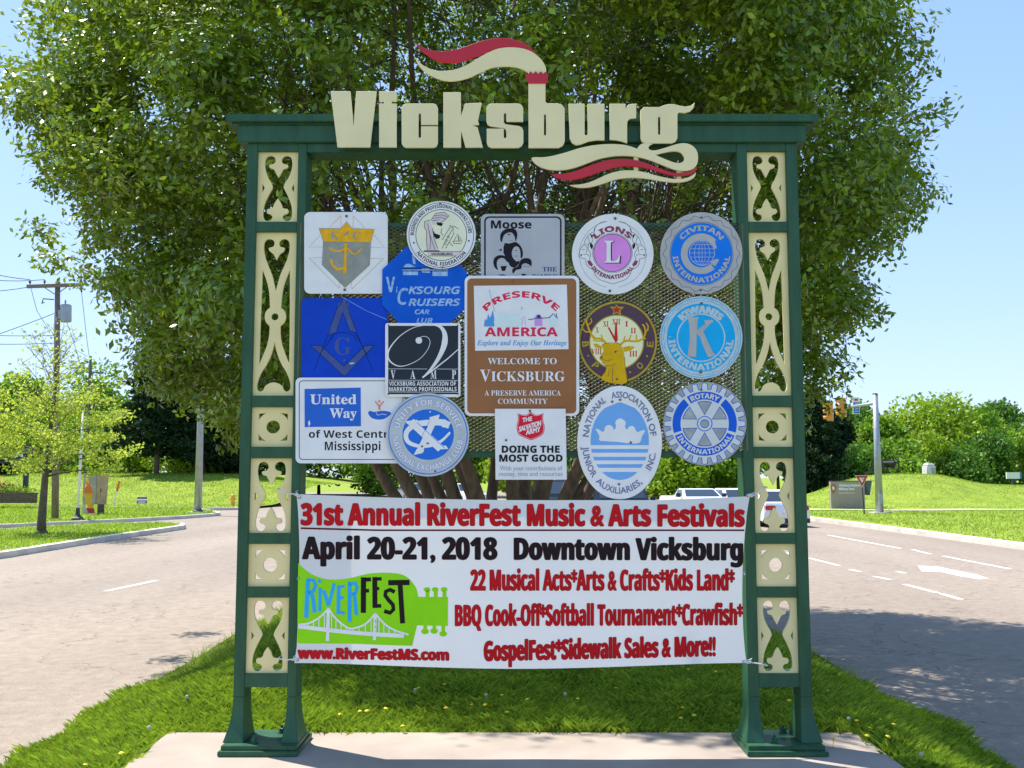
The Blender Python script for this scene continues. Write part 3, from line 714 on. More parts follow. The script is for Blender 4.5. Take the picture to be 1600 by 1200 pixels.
DY = [(660, 1067), (697, 1063), (740, 1098), (760, 1097), (785, 1086), (830, 1089), (700, 1101), (562, 1105), (575, 1103), (602, 1099), (530, 1108), (792, 1105), (1065, 1117), (1085, 1108), (1067, 1105), (1080, 1043), (1116, 1047), (1295, 1078), (1374, 1117), (1342, 1119), (1356, 1129), (1381, 1146), (1349, 1144), (1395, 1133), (1410, 1106), (470, 1128), (633, 1131), (190, 1175), (126, 1196), (168, 1197), (1232, 1091), (1300, 1153), (905, 1092), (960, 1070)]
def ORD(i):
    return ('first second third fourth fifth sixth seventh eighth ninth tenth eleventh twelfth thirteenth fourteenth fifteenth sixteenth seventeenth eighteenth nineteenth twentieth twenty-first twenty-second '
            'twenty-third twenty-fourth twenty-fifth twenty-sixth twenty-seventh twenty-eighth twenty-ninth thirtieth thirty-first thirty-second thirty-third thirty-fourth thirty-fifth').split()[i]
protoY = None
for i, (px, py) in enumerate(DY):
    z = -.0; 
    for _ in range(6): p = G(px, py, z + .1); z = med_h(p.x, p.y)
    o = dandelion() if protoY is None else copy_tree(protoY); protoY = protoY or o
    o.location = (p.x, p.y, z); o.rotation_euler = (random.uniform(-.25, .25), random.uniform(-.25, .25), random.uniform(0, 6)); o.scale = (.62, .62, random.uniform(.55, .8))
    tag(o, 'yellow dandelion in the median grass, %s from the left of all the yellow ones' % ORD(sorted(q[0] for q in DY).index(px)), 'flower', 'yellow dandelions in the grass')
protoW = None
for i, (px, py) in enumerate([(756, 1075), (882, 1074), (1433, 1165), (1327, 1112), (650, 1068), (294, 1078), (232, 1125)]):
    z = -.0
    for _ in range(6): p = G(px, py, z + .12); z = med_h(p.x, p.y)
    o = dandelion(True) if protoW is None else copy_tree(protoW); protoW = protoW or o
    o.location = (p.x, p.y, z); o.scale = (.55, .55, .6); o.rotation_euler = (random.uniform(-.2, .2), random.uniform(-.2, .2), 0)
    tag(o, 'white dandelion seed head in the median grass, %s from the left of the white ones' % ORD(sorted((756, 882, 1433, 1327, 650, 294, 232)).index(px)), 'flower', 'white dandelion seed heads')

# ================================================================== THE TOWN SIGN FRAME
Zp = lambda py, Y=0: at(800, py, Y).z
FR = empty('town_sign_frame', (0.055, 0.06, SZ))
tag(FR, 'large green steel frame with cream scroll panels, wire mesh and cut-out town name on top', 'sign frame')
def fb(b, name, m, parent=None, bevel=0.0, smooth=False, root=None):
    """build at world coordinates, then hang under the frame"""
    o = b.build(name, m, None, smooth, bevel); r = root or FR
    o.data.transform(Matrix.Translation(-r.location)); o.parent = parent or r; return o
XL = dict(o=-1.490, pi=-1.432, pj=-1.203, i=-1.155)
XR = dict(o=1.605, pi=1.541, pj=1.322, i=1.264)
rows = [(236, 346, 'A'), (362, 618, 'B'), (636, 698, 'C'), (716, 833, 'A'), (850, 917, 'C'), (934, 1053, 'A')]
PD = 0.15                                          # post depth
zb = SZ + 0.05
for P_ in (XL, XR):
    sgn = 1 if P_ is XR else -1
    for a, b_, outer in ((P_['o'], P_['pi'], True), (P_['pj'], P_['i'], False)):
        x0, x1 = min(a, b_), max(a, b_); b = MB()
        b.box(x0, x1, 0, PD, .30, Zp(224))
        # flared foot: straight inner edge, swept outer faces
        prof = [(.30, 0.0)] + [(.27 - (.27 - zb) * t / 7, .054 * (1 - math.cos(t / 7 * 1.4)) / (1 - math.cos(1.4))) for t in range(0, 8)]
        def sec(z, e):
            s0, s1, inn = x0, x1, e * .3
            if sgn < 0 and outer: s1 = x1 + inn; s0 = x0 - e * .7
            if sgn < 0 and not outer: s0 = x0 - inn; s1 = x1 + e * .5
            if sgn > 0 and outer: s0 = x0 - inn; s1 = x1 + e * .7
            if sgn > 0 and not outer: s1 = x1 + inn; s0 = x0 - e * .5
            return s0, s1, -e * .9, PD + e * .6
        n0 = len(b.v); m_ = len(prof); vs = []
        for za, ea in prof:
            q = sec(za, ea); vs += [(q[0], q[2], za - (.0005 if ea == 0 else 0)), (q[1], q[2], za - (.0005 if ea == 0 else 0)), (q[1], q[3], za - (.0005 if ea == 0 else 0)), (q[0], q[3], za - (.0005 if ea == 0 else 0))]
        b.add(vs, [(i * 4 + j, i * 4 + (j + 1) % 4, i * 4 + 4 + (j + 1) % 4, i * 4 + 4 + j) for i in range(m_ - 1) for j in range(4)] + [(0, 1, 2, 3), tuple((m_ - 1) * 4 + j for j in range(4))])
        fb(b, 'post_rail', M['green'], bevel=.0025)
    xa, xb = sorted((P_['pi'], P_['pj']))
    cuts = [(222, 236), (346, 362), (618, 636), (698, 716), (833, 850), (917, 934), (1053, 1074)]
    for c0, c1 in cuts:
        b = MB(); b.box(xa, xb, .003, PD - .004, Zp(c1), Zp(c0)); fb(b, 'crossbar', M['green'], bevel=.002)
    xc = (xa + xb) / 2
    b = MB(); b.box(min(P_['o'], P_['i']) - .040, max(P_['o'], P_['i']) + .040, -.13, .26, SZ + .001, SZ + .027); fb(b, 'base_plate', M['green'], bevel=.003)
    b = MB(); b.box(min(P_['o'], P_['i']) - .030, max(P_['o'], P_['i']) + .030, -.105, .235, SZ + .0275, zb); fb(b, 'base_plate', M['green'], bevel=.003)
    for bx, by in ((-.045, -.045), (.055, .16)):
        b = MB(); b.lathe([(.022, 0), (.022, .005)], (xc + bx, by, zb), 18); b.lathe([(.017, .005), (.017, .026), (.012, .029)], (xc + bx, by, zb), 6); b.lathe([(.008, .029), (.008, .042)], (xc + bx, by, zb), 8)
        fb(b, 'anchor_nut', M['green'])

# cream scroll panels, cut through (traced from the left post, mirrored about their axis)
def mirr(pts, cx): return [(2 * cx - x, y) for x, y in pts][::-1]
cA = 348
halfA = [(348, 283), (336, 262), (326, 243), (318, 233), (304, 229), (295, 221), (296, 209), (308, 206), (322, 201), (331, 188), (327, 170), (314, 159), (298, 156), (281, 164), (272, 182), (270, 215), (278, 255), (294, 290), (310, 316), (317, 338),
         (309, 356), (292, 388), (274, 430), (266, 470), (266, 505), (277, 526), (296, 532), (313, 523), (319, 506), (308, 494), (293, 490), (286, 476), (293, 463), (310, 461), (322, 452), (327, 436), (337, 418), (348, 403)]
def panelA():
    h = halfA; full = h + mirr(h[1:-1], cA)
    n = len(full); top = 0; bot = len(h) - 1
    out = smooth(full, 4, True, corners=(top, bot, 19, n - 19))
    return [out, [(257, 318), (272, 343), (257, 368)], mirr([(257, 318), (272, 343), (257, 368)], cA)], (228, 133, 468, 545)
cB = 335
def panelB():
    up = [(335, 772), (325, 752), (317, 736), (305, 727), (292, 715), (290, 700), (302, 696), (316, 690), (322, 674), (317, 658), (303, 648), (286, 646), (270, 656), (262, 676), (262, 710), (272, 760), (292, 812), (312, 862), (325, 912), (335, 957)]
    U = smooth(up + mirr(up[1:-1], cB), 4, True, corners=(0, len(up) - 1))
    lo = [(335, 1250), (327, 1290), (312, 1340), (290, 1388), (264, 1430), (248, 1470), (240, 1505), (245, 1532), (262, 1541), (279, 1530), (286, 1512), (302, 1498), (320, 1490), (335, 1488)]
    Lo = smooth(lo + mirr(lo[1:-1], cB), 4, True, corners=(0, len(lo) - 1))
    sv = [(257, 828), (272, 868), (288, 915), (299, 975), (304, 1052), (286, 1068), (277, 1090), (276, 1115), (285, 1140), (305, 1160), (303, 1215), (293, 1270), (272, 1330), (250, 1385), (251, 1200), (254, 1000)]
    Sv = smooth(sv, 3, True, corners=(0, 4, 9, 13, 14, 15))
    return [U, Lo, Sv, mirr(Sv, cB), circ(333, 1105, 21, n=16)], (214, 605, 456, 1570)
def panelC():
    hs = [circ(315, 627, 39, n=24)]
    for sx, sy in ((-1, -1), (1, -1), (1, 1), (-1, 1)):
        a0 = math.degrees(math.atan2(sy, sx)); arc = circ(315, 627, 92, n=6, a0=a0 - 19, a1=a0 + 19)
        hs.append([(315 + sx * 82, 627 + sy * 80)] + ([arc[-1]] + arc[-2:0:-1] + [arc[0]]))
        # keep the arc ends square with the opening
        e = hs[-1]; e[1] = (e[1][0], e[1][1]); 
    return hs, (190, 505, 435, 750)
PN = {'A': panelA(), 'B': panelB(), 'C': panelC()}
for P_ in (XL, XR):
    xa, xb = sorted((P_['pi'], P_['pj']))
    for y0, y1, k in rows:
        holes, (bx0, by0, bx1, by1) = PN[k]; zt, zbm = Zp(y0), Zp(y1)
        def mp(p): return (xa - .004 + (xb - xa + .008) * (p[0] - bx0) / (bx1 - bx0), zt + .004 - (zt - zbm + .008) * (p[1] - by0) / (by1 - by0))
        outer = [(xa - .004, zt + .004), (xb + .004, zt + .004), (xb + .004, zbm - .004), (xa - .004, zbm - .004)]
        if k == 'C':
            holes = [holes[0]] + [[p for p in h] for h in holes[1:]]
        loops = [outer] + [[mp(p) for p in h] for h in holes]
        tr = tessellate_polygon([[Vector((x, z, 0)) for x, z in l] for l in loops]); vv = [(x, .024, z) for l in loops for x, z in l]
        me = bpy.data.meshes.new('scroll_panel'); me.from_pydata(vv, [], [tuple(t) for t in tr])
        bm = bmesh.new(); bm.from_mesh(me)
        for f in bm.faces:
            if f.normal.y > 0: f.normal_flip()
        ex = bmesh.ops.extrude_face_region(bm, geom=list(bm.faces))
        for e in ex['geom']:
            if isinstance(e, bmesh.types.BMVert): e.co.y += .014
        bmesh.ops.recalc_face_normals(bm, faces=bm.faces); bm.to_mesh(me); bm.free()
        me.transform(Matrix.Translation(-FR.location)); link('scroll_panel', me, M['cream'], FR)

# cornice, fascia and beam
b = MB(); b.box(-1.602, 1.717, -.055, PD + .055, Zp(190, -.05), Zp(178, -.05)); fb(b, 'cornice', M['green'], bevel=.003)
b = MB(); b.box(-1.575, 1.69, -.036, PD + .036, Zp(194.5, -.03), Zp(190, -.05) - .0005); fb(b, 'moulding', M['green'], bevel=.004)
b = MB(); b.box(-1.540, 1.650, -.022, PD + .02, Zp(222, -.02), Zp(194.5, -.03) - .0005); fb(b, 'fascia', M['green'], bevel=.003)
b = MB(); b.box(XL['i'] + .001, XR['i'] - .001, .001, PD - .002, Zp(238), Zp(222, -.02) - .0005); fb(b, 'header_beam', M['green'], bevel=.003)
for y0, y1 in ((347, 359), (702, 715)):
    b = MB(); b.box(XL['i'] + .001, XR['i'] - .001, .012, .062, Zp(y1), Zp(y0)); fb(b, 'mesh_rail', M['green'], bevel=.002)

# expanded metal mesh: zigzag strands with real depth
def mesh_panel():
    x0, x1, za, zc = -1.175, 1.285, Zp(705), Zp(349); px_, pz = .0370, .0207; vs = []; fs = []
    nx = int((x1 - x0) / px_ * 2); nz = int((zc - za) / pz)
    for r_ in range(nz):
        for i in range(nx):
            for up in (0, 1):
                # strand of diamond row r_ going from left node to right node
                xa, xb = x0 + i * px_ / 2, x0 + (i + 1) * px_ / 2; zr = za + r_ * pz
                if i % 2 == 0: z0_, z1_ = (zr + pz / 2, zr + pz) if up else (zr + pz / 2, zr)
                else: z0_, z1_ = (zr + pz, zr + pz / 2) if up else (zr, zr + pz / 2)
                if up and r_ == nz - 1: pass
                h = .0021; n = len(vs)
                if up: continue_ = False
                vs += [(xa, .000, z0_ - h), (xb, .000, z1_ - h), (xb, .007, z1_ + h), (xa, .007, z0_ + h), (xa, -.0012, z0_ - h + .002), (xb, -.0012, z1_ - h + .002), (xb, .0058, z1_ + h + .002), (xa, .0058, z0_ + h + .002)]
                fs += [(n, n + 1, n + 2, n + 3), (n + 4, n + 7, n + 6, n + 5), (n, n + 4, n + 5, n + 1), (n + 3, n + 2, n + 6, n + 7)]
    V = np.array(vs) - np.array(FR.location)
    o = npmesh('wire_mesh', V, np.array(fs), M['mesh'], FR); o['kind'] = 'stuff'
mesh_panel()
for x in (-1.178, 1.287): b = MB(); b.tube([(x, .003, Zp(705)), (x, .003, Zp(349))], .006, 6); fb(b, 'mesh_edge_wire', M['mesh'])

# the cut-out name and its flame and river ribbons
LY = -.062
def letter(loops, name='letter', m='letter', Y=LY, th=.014):
    a = Art(); a.poly(*loops); o = a.build(name, M[m], FR, Y, thick=th, bevel=.0012); return o
letter([z1([(545, 320), (640, 320), (655, 488), (668, 320), (765, 320), (735, 588), (578, 588)])])
letter([z1([(778, 320), (862, 320), (862, 367), (838, 367), (838, 379), (862, 379), (862, 588), (778, 588), (778, 379), (802, 379), (802, 367), (778, 367)])])
def notch(x0, y0, x1, y1, r, cuts):
    return rr(x0, y0, x1, y1, r)
letter([z1([(906, 379), (1040, 379), (1053, 385), (1060, 400), (1060, 481), (979, 481), (979, 430), (973, 423), (967, 430), (967, 538), (973, 545), (979, 538), (979, 488), (1060, 488), (1060, 570), (1053, 584), (1040, 590), (906, 590), (893, 583), (886, 570), (886, 400), (893, 385)])])
letter([z1([(1086, 325), (1170, 325), (1170, 440), (1190, 379), (1270, 375), (1252, 460), (1258, 480), (1226, 485), (1250, 492), (1276, 589), (1192, 589), (1171, 510), (1171, 589), (1086, 589)])])
letter([z1([(1316, 379), (1448, 379), (1462, 386), (1469, 400), (1469, 466), (1388, 466), (1388, 428), (1382, 422), (1376, 428), (1376, 468), (1384, 478), (1448, 486), (1464, 494), (1470, 510), (1470, 566), (1462, 582), (1446, 591), (1316, 591), (1300, 583), (1294, 566), (1294, 499), (1376, 499), (1376, 540), (1382, 546), (1388, 540), (1388, 508), (1380, 498), (1312, 488), (1298, 480), (1293, 466), (1293, 402), (1300, 386)])])
letter([z2([(141, 283), (222, 283), (222, 371), (232, 377), (285, 379), (303, 386), (314, 403), (315, 560), (306, 580), (286, 591), (141, 591)]), z2([(215, 434), (220, 428), (225, 434), (225, 528), (220, 533), (215, 528)])])
letter([z2([(333, 380), (410, 380), (410, 526), (417, 532), (424, 526), (424, 380), (505, 380), (505, 555), (470, 554), (430, 560), (390, 575), (370, 578), (350, 568), (338, 545)])])
letter([z2([(530, 380), (606, 380), (606, 402), (620, 384), (640, 380), (658, 380), (657, 448), (640, 450), (626, 452), (616, 462), (614, 478), (614, 569), (590, 560), (560, 554), (530, 552)])])
letter([z2([(694, 396), (770, 396), (788, 388), (812, 382), (838, 382), (868, 390), (895, 394), (920, 389), (938, 374), (934, 397), (916, 416), (890, 424), (862, 421), (855, 430), (855, 545), (846, 562), (830, 569), (700, 569), (684, 560), (678, 545), (678, 412)]), z2([(762, 446), (767, 440), (773, 446), (773, 524), (767, 530), (762, 524)])])
sw = [(155, 642), (175, 636), (205, 637), (250, 631), (320, 613), (395, 590), (470, 577), (545, 573), (610, 579), (662, 596), (670, 583), (690, 570), (738, 571), (722, 580), (716, 592), (726, 602), (752, 603), (800, 590), (850, 574), (890, 569), (925, 580), (948, 606), (954, 642), (946, 676), (920, 697), (880, 702), (835, 694), (780, 672), (720, 649), (660, 634), (600, 629), (540, 632), (470, 647), (400, 674), (340, 692), (280, 699), (225, 692), (180, 672)]
letter([smooth(z2(sw), 3, corners=(9, 12)), smooth(z2([(748, 625), (790, 614), (835, 607), (868, 612), (886, 632), (886, 652), (868, 664), (838, 661), (795, 645)]), 3, corners=(0,))], 'river_ribbon', Y=LY - .001)
rsw = [(248, 716), (300, 716), (365, 703), (430, 678), (500, 655), (570, 644), (640, 648), (700, 662), (770, 690), (830, 709), (880, 711), (920, 700), (950, 682), (944, 700), (915, 718), (870, 726), (820, 722), (760, 705), (700, 688), (640, 680), (580, 682), (510, 696), (440, 722), (370, 742), (315, 746), (270, 732)]
letter([smooth(z2(rsw), 3, corners=(0, 12))], 'river_ribbon', 'red', Y=LY - .004)
csw = [(338, 770), (400, 765), (455, 748), (520, 718), (580, 702), (640, 700), (700, 709), (760, 726), (830, 740), (880, 740), (920, 727), (944, 708), (936, 732), (900, 751), (850, 757), (790, 752), (730, 742), (670, 735), (610, 735), (550, 745), (490, 765), (430, 780), (375, 781)]
letter([smooth(z2(csw), 3, corners=(0, 11))], 'river_ribbon', Y=LY)
for x0, x1, y0, y1 in ((646, 668, 628, 712), (852, 875, 690, 745)): letter([z2(rect(x0, y0, x1, y1))], 'ribbon_link', Y=LY + .003, th=.006)
fl = [(953, 88), (1000, 115), (1060, 128), (1120, 125), (1180, 110), (1250, 85), (1320, 68), (1390, 65), (1450, 79), (1500, 106), (1532, 138), (1490, 118), (1440, 108), (1380, 105), (1320, 119), (1260, 145), (1190, 172), (1130, 182), (1070, 178), (1015, 150), (975, 118)]
letter([smooth(z1(fl), 3, corners=(0, 10))], 'flame_ribbon', 'red', Y=LY - .001)
fc = [(945, 146), (965, 175), (1005, 205), (1060, 222), (1130, 218), (1200, 193), (1270, 150), (1340, 118), (1400, 109), (1460, 113), (1512, 131), (1556, 168), (1577, 205), (1580, 240), (1500, 240), (1490, 228), (1465, 213), (1430, 203), (1380, 200), (1320, 206), (1260, 230), (1200, 257), (1130, 270), (1070, 262), (1010, 235), (968, 195)]
letter([smooth(z1(fc), 3, corners=(0, 13, 14))], 'flame_ribbon', Y=LY)
letter([z1([(1478, 238), (1493, 240), (1504, 224), (1516, 237), (1529, 224), (1541, 237), (1553, 224), (1565, 237), (1577, 226), (1584, 238), (1591, 240), (1583, 283), (1495, 283)])], 'flame_collar', 'red', Y=LY - .0045, th=.016)
for x in (560, 612, 668, 726, 790, 860, 915, 968, 1028):
    q = at(x, 205, LY); b = MB(); b.box(q.x - .008, q.x + .008, LY + .0005, -.0225, q.z - .01, q.z + .01); fb(b, 'letter_bracket', M['green'])

# ================================================================== THE PLAQUES
def plaque(name, label, cx, cy, loops, sheetm, Y, th=.004, cat='sign', group='club plaques bolted to the wire mesh'):
    q = at(cx, cy, Y); root = empty(name, q); tag(root, label, cat, group)
    a = Art(); a.poly(*loops); a.build('plate', M[sheetm], root, Y + th, thick=th, bevel=.0007)
    root['Y'] = Y; return root
class Pl:
    """print layers on a plaque"""
    def __init__(s, root): s.r = root; s.Y = root['Y']; s.k = 1
    def put(s, art, name, m, raised=0.0):
        Y = s.Y - .00035 * s.k; s.k += 1
        mx = max(t[2] for t in art.t); s.k += mx * 1.1
        return art.build(name, M[m], s.r, Y, thick=raised)
    def bolts(s, pts, r=2.2, m='rustbolt'):
        for x, y in pts:
            q = at(x, y, s.Y); b = MB(); b.lathe([(r / 285, 0), (r / 285, -.0025), (r / 400, -.004)], (q.x, s.Y - .0012, q.z), 10, 'y')
            o = b.build('bolt', M[m]); o.data.transform(Matrix.Translation(-s.r.location)); o.parent = s.r
    def done(s): del s.r['Y']
L0, L1, L2 = -.014, -.024, -.036

# 1 knights' shield on white square
r = plaque('club_plaque', 'white square plaque with gold and grey shield, upper left corner of the mesh', 541, 395, [rr(475.5, 331.5, 606, 459, 9)], 'white', L0)
p = Pl(r)
a = Art()
for ln in ([(388, 198), (388, 300), (287, 300), (388, 198)], [(490, 198), (588, 302), (487, 300), (490, 198)], [(215, 360), (121, 460), (238, 458)], [(665, 360), (753, 465), (632, 460)], [(235, 546), (120, 548), (374, 803), (378, 745)], [(635, 553), (743, 554), (478, 810), (475, 750)]): a.line(z1 and s1(ln), .75)
p.put(a, 'emblem_outline', 'orange')
a = Art(); a.poly(s1([(238, 412), (636, 412), (626, 608), (422, 796), (231, 606)])); p.put(a, 'shield', 'shieldgrey')
a = Art(); a.poly(s1([(205, 303), (385, 307), (435, 247), (482, 307), (666, 310), (634, 418), (244, 412)])); p.put(a, 'shield_banner', 'gold')
a = Art(); a.line(s1([(206, 303), (385, 307), (435, 247), (482, 307), (666, 310), (636, 416), (626, 608), (422, 796), (231, 606), (242, 412), (206, 303)]), .9); a.line(s1([(244, 415), (634, 419)]), .6)
a.text('K', *[v for v in (516.5, 529)], 374, 12, 'rb'); a.text('C', 551, 563.5, 374, 12, 'rb'); a.poly(s1([(415, 345), (432, 340), (445, 320), (452, 330), (448, 352), (430, 362), (420, 372)])); p.put(a, 'shield_outline', 'shieldgrey')
a = Art(); a.line(s1([(428, 428), (424, 520), (420, 680)]), [5, 4, 5.5]); a.line(s1(smooth([(290, 462), (330, 488), (380, 492), (440, 470), (500, 520), (565, 470)], 3, False)), 2.6); a.line(s1(smooth([(305, 560), (320, 610), (365, 645), (425, 625)], 3, False)), 3.6); a.line(s1([(350, 625), (300, 590)]), 2); p.put(a, 'worn_emblem', 'gold')
p.bolts([s1([(435, 202)])[0], s1([(420, 815)])[0]]); p.done()

# 2 women's clubs disc
r = plaque('club_plaque', 'round pale plaque with winged headless statue, overlapping the blue octagon', 689.5, 367, [circ(689.5, 367.3, 54, 53, n=64)], 'white', L2); p = Pl(r); cx, cy = 689.5, 367.3
a = Art(); a.disc(cx, cy, 39.6, n=48); p.put(a, 'centre_field', 'bpwcream')
a = Art(); a.ring(cx, cy, 50.6, .8); a.ring(cx, cy, 39.8, .9)
a.arc('BUSINESS AND PROFESSIONAL WOMENS CLUBS', cx, cy, 42.6, 180, 356, 5.6, 'sb'); a.arc('NATIONAL FEDERATION', cx, cy, 48.2, 144, 36, 6, 'sb', inner=True)
for q in s1([(996, 423), (1453, 407)]): a.disc(q[0], q[1], 1.4, n=8)
p.put(a, 'lettering', 'ink')
a = Art(); a.poly(s1([(1085, 245), (1130, 240), (1150, 300), (1160, 380), (1185, 440), (1195, 485), (1110, 488), (1100, 400), (1105, 330), (1080, 280)])); a.poly(s1([(1140, 230), (1175, 175), (1250, 165), (1290, 200), (1245, 240), (1180, 270), (1150, 275)])); a.poly(s1([(1095, 492), (1380, 494), (1370, 530), (1120, 530)])); p.put(a, 'statue', 'bpwpink')
a = Art()
for ln in ([(1085, 245), (1110, 238), (1140, 232), (1175, 178), (1250, 168), (1290, 200), (1240, 245), (1200, 262)], [(1085, 245), (1082, 290), (1103, 330), (1100, 400), (1108, 485)], [(1110, 260), (1125, 340), (1150, 420), (1170, 480)], [(1125, 330), (1135, 410), (1130, 480)], [(1150, 300), (1165, 390), (1195, 470)], [(1160, 200), (1225, 190), (1275, 205)], [(1155, 220), (1220, 210), (1260, 225)], [(1150, 240), (1210, 230)], [(1230, 470), (1262, 400), (1325, 300), (1330, 345), (1260, 470)], [(1230, 400), (1300, 290), (1325, 300)], [(1320, 410), (1400, 408), (1385, 430), (1330, 428), (1320, 410)], [(1330, 405), (1360, 350), (1370, 405)], [(1375, 405), (1360, 350), (1392, 400)], [(1230, 300), (1220, 340), (1240, 360)], [(1290, 280), (1340, 290), (1370, 310)], [(1290, 420), (1322, 450)]): a.line(s1(ln), .7)
a.poly(s1([(1150, 310), (1170, 345), (1215, 360), (1210, 385), (1180, 392), (1165, 370)])); a.poly(s1([(1185, 250), (1240, 262), (1225, 285), (1190, 275)])); a.poly(s1([(1080, 487), (1210, 487), (1210, 497), (1080, 497)])); a.line(s1([(1075, 496), (1385, 496)]), .6); a.line(s1([(1110, 533), (1345, 533)]), .6)
for q in s1([(1283, 375), (1270, 405), (1257, 430)]): a.ring(q[0], q[1], 1.5, .6, n=10)
a.text('VICKSBURG', 673.5, 707, 398.6, 3.7, 'n', .15); p.put(a, 'statue_lines', 'ink')
p.bolts([s1([(1215, 97)])[0], s1([(1232, 628)])[0]], 1.6); p.done()

# 3 cruisers octagon
r = plaque('club_plaque', 'bright blue octagonal plaque with faded painted car club lettering', 663, 448, [[(597.5, 421), (636, 385), (690, 385), (729.5, 425), (727, 481), (697, 512), (630, 512), (597, 476)]], 'cblue', L1); p = Pl(r)
a = Art(); a.poly(s1(rect(905, 662, 1030, 692))); a.poly(s1(rect(1150, 662, 1278, 700))); a.line(s1([(990, 520), (1000, 600)]), 4); a.line(s1([(900, 650), (1280, 650)]), 1.3); a.poly(s1([(930, 600), (960, 598), (1010, 625), (905, 628)])); a.poly(s1([(1060, 630), (1125, 630), (1130, 675), (1062, 670)]))
a.text('V', 603, 617.5, 456.5, 24, 'sb', .2); a.text('I', 618.6, 621.4, 457, 9, 'si', .5); a.text('KSOURG', 638, 719, 459.5, 12, 'si', .75); a.text('C', 621, 638, 476, 26, 'si', .7); a.text('RUISERS', 638, 719.5, 478, 11.5, 'si', .75); a.text('CAR', 648, 671, 491, 7.6, 'si', .45); a.text('LUB', 650.5, 676, 504.8, 8, 'si', .45); p.put(a, 'painted_lettering', 'fadedwhite')
a = Art(); a.line(s1([(898, 634), (1283, 634)]), 1.3); a.line(s1([(905, 658), (1278, 658)]), .9); p.put(a, 'stripes', 'ink'); p.done()

# 4 compass and square
r = plaque('club_plaque', 'deep blue square plaque with faded compass, square and letter G', 539, 529, [rr(471.5, 466, 606.5, 592, 7)], 'mblue', L0); p = Pl(r)
fills = [[(270, 80), (300, 120), (262, 235), (205, 250)], [(305, 120), (335, 75), (385, 235), (345, 225)], [(100, 320), (165, 322), (310, 450), (445, 322), (498, 318), (312, 512)], [(272, 60), (285, 50), (315, 42), (340, 58), (338, 95), (305, 115), (275, 98)]]
a = Art()
for f_ in fills: a.poly(s2(f_))
a.text('G', *(460 + 250 / 4, 460 + 355 / 4), 460 + 375 / 4, 26, 'rb'); p.put(a, 'emblem', 'mgrey')
a = Art()
for ln in ([(300, 45), (265, 90), (205, 265), (120, 480)], [(325, 50), (345, 120), (395, 255), (492, 480)], [(300, 118), (262, 235), (160, 370)], [(305, 118), (345, 225), (382, 245), (455, 380)], [(100, 318), (312, 512), (498, 318)], [(165, 320), (308, 450), (440, 322)], [(222, 290), (232, 255), (280, 238), (330, 240), (378, 262), (388, 300)], [(100, 318), (165, 320)], [(440, 322), (498, 318)]): a.line(s2(ln), .8)
p.put(a, 'emblem_outline', 'mline'); p.bolts([s2([(312, 42)])[0], s2([(313, 412)])[0]], 2)
a = Art(); a.poly(s2([(340, 428), (372, 424), (378, 432), (350, 438)])); a.line(s1([(392, 872), (600, 990), (770, 1062)]), .6); p.put(a, 'scratch', 'fadedwhite'); p.done()

# 5 marketing professionals
r = plaque('club_plaque', 'black and white square plaque with a large script V above thin serif capitals', 661, 562, [rr(602, 505, 719.5, 620.5, 4)], 'white', L2 + .002); p = Pl(r)
a = Art(); a.poly(rect(606.5, 509, 716, 616)); p.put(a, 'dark_field', 'charcoal')
a = Art(); V_ = smooth([(800, 520), (850, 470), (900, 400), (935, 320), (940, 250), (915, 205), (870, 190), (820, 192), (740, 210), (660, 260), (600, 330), (584, 380), (600, 420), (650, 448), (710, 440), (780, 405), (830, 350), (848, 300), (835, 270), (805, 262), (775, 275)], 4, False)
n_ = len(V_); wv = [(.8 + 8.5 * max(0, 1 - abs(i / n_ - .16) / .16)) if i / n_ < .34 else (.8 + 1.6 * math.exp(-((i / n_ - .55) / .1) ** 2)) for i in range(n_)]
a.line(s2(V_), [v for v in wv]); a.disc(*s2([(778, 288)])[0], 5.2, n=14); a.line(s2([(800, 520), (880, 462), (960, 400), (1025, 342)]), [2.6, 1.2]); a.line(s2([(585, 465), (830, 466)]), .55); a.line(s2([(888, 466), (1022, 467)]), .55); a.line(s2([(588, 536), (1022, 538)]), .6); a.line(s2([(588, 610), (1022, 612)]), .6)
for ch, x0, x1 in (('V', 602, 632), ('A', 724, 756), ('M', 850, 888), ('P', 984, 1010)): a.text(ch, 460 + x0 / 4, 460 + x1 / 4, 460 + 528 / 4, 13.5, 'rb')
a.text('VICKSBURG ASSOCIATION OF', 608, 712.5, 602.6, 6.6, 'sb'); a.text('MARKETING PROFESSIONALS', 608, 713.5, 611.3, 6.6, 'sb'); p.put(a, 'lettering', 'white'); p.bolts([(607, 508.5), (715, 508.5), (606.5, 616), (716, 616)], 1.1); p.done()

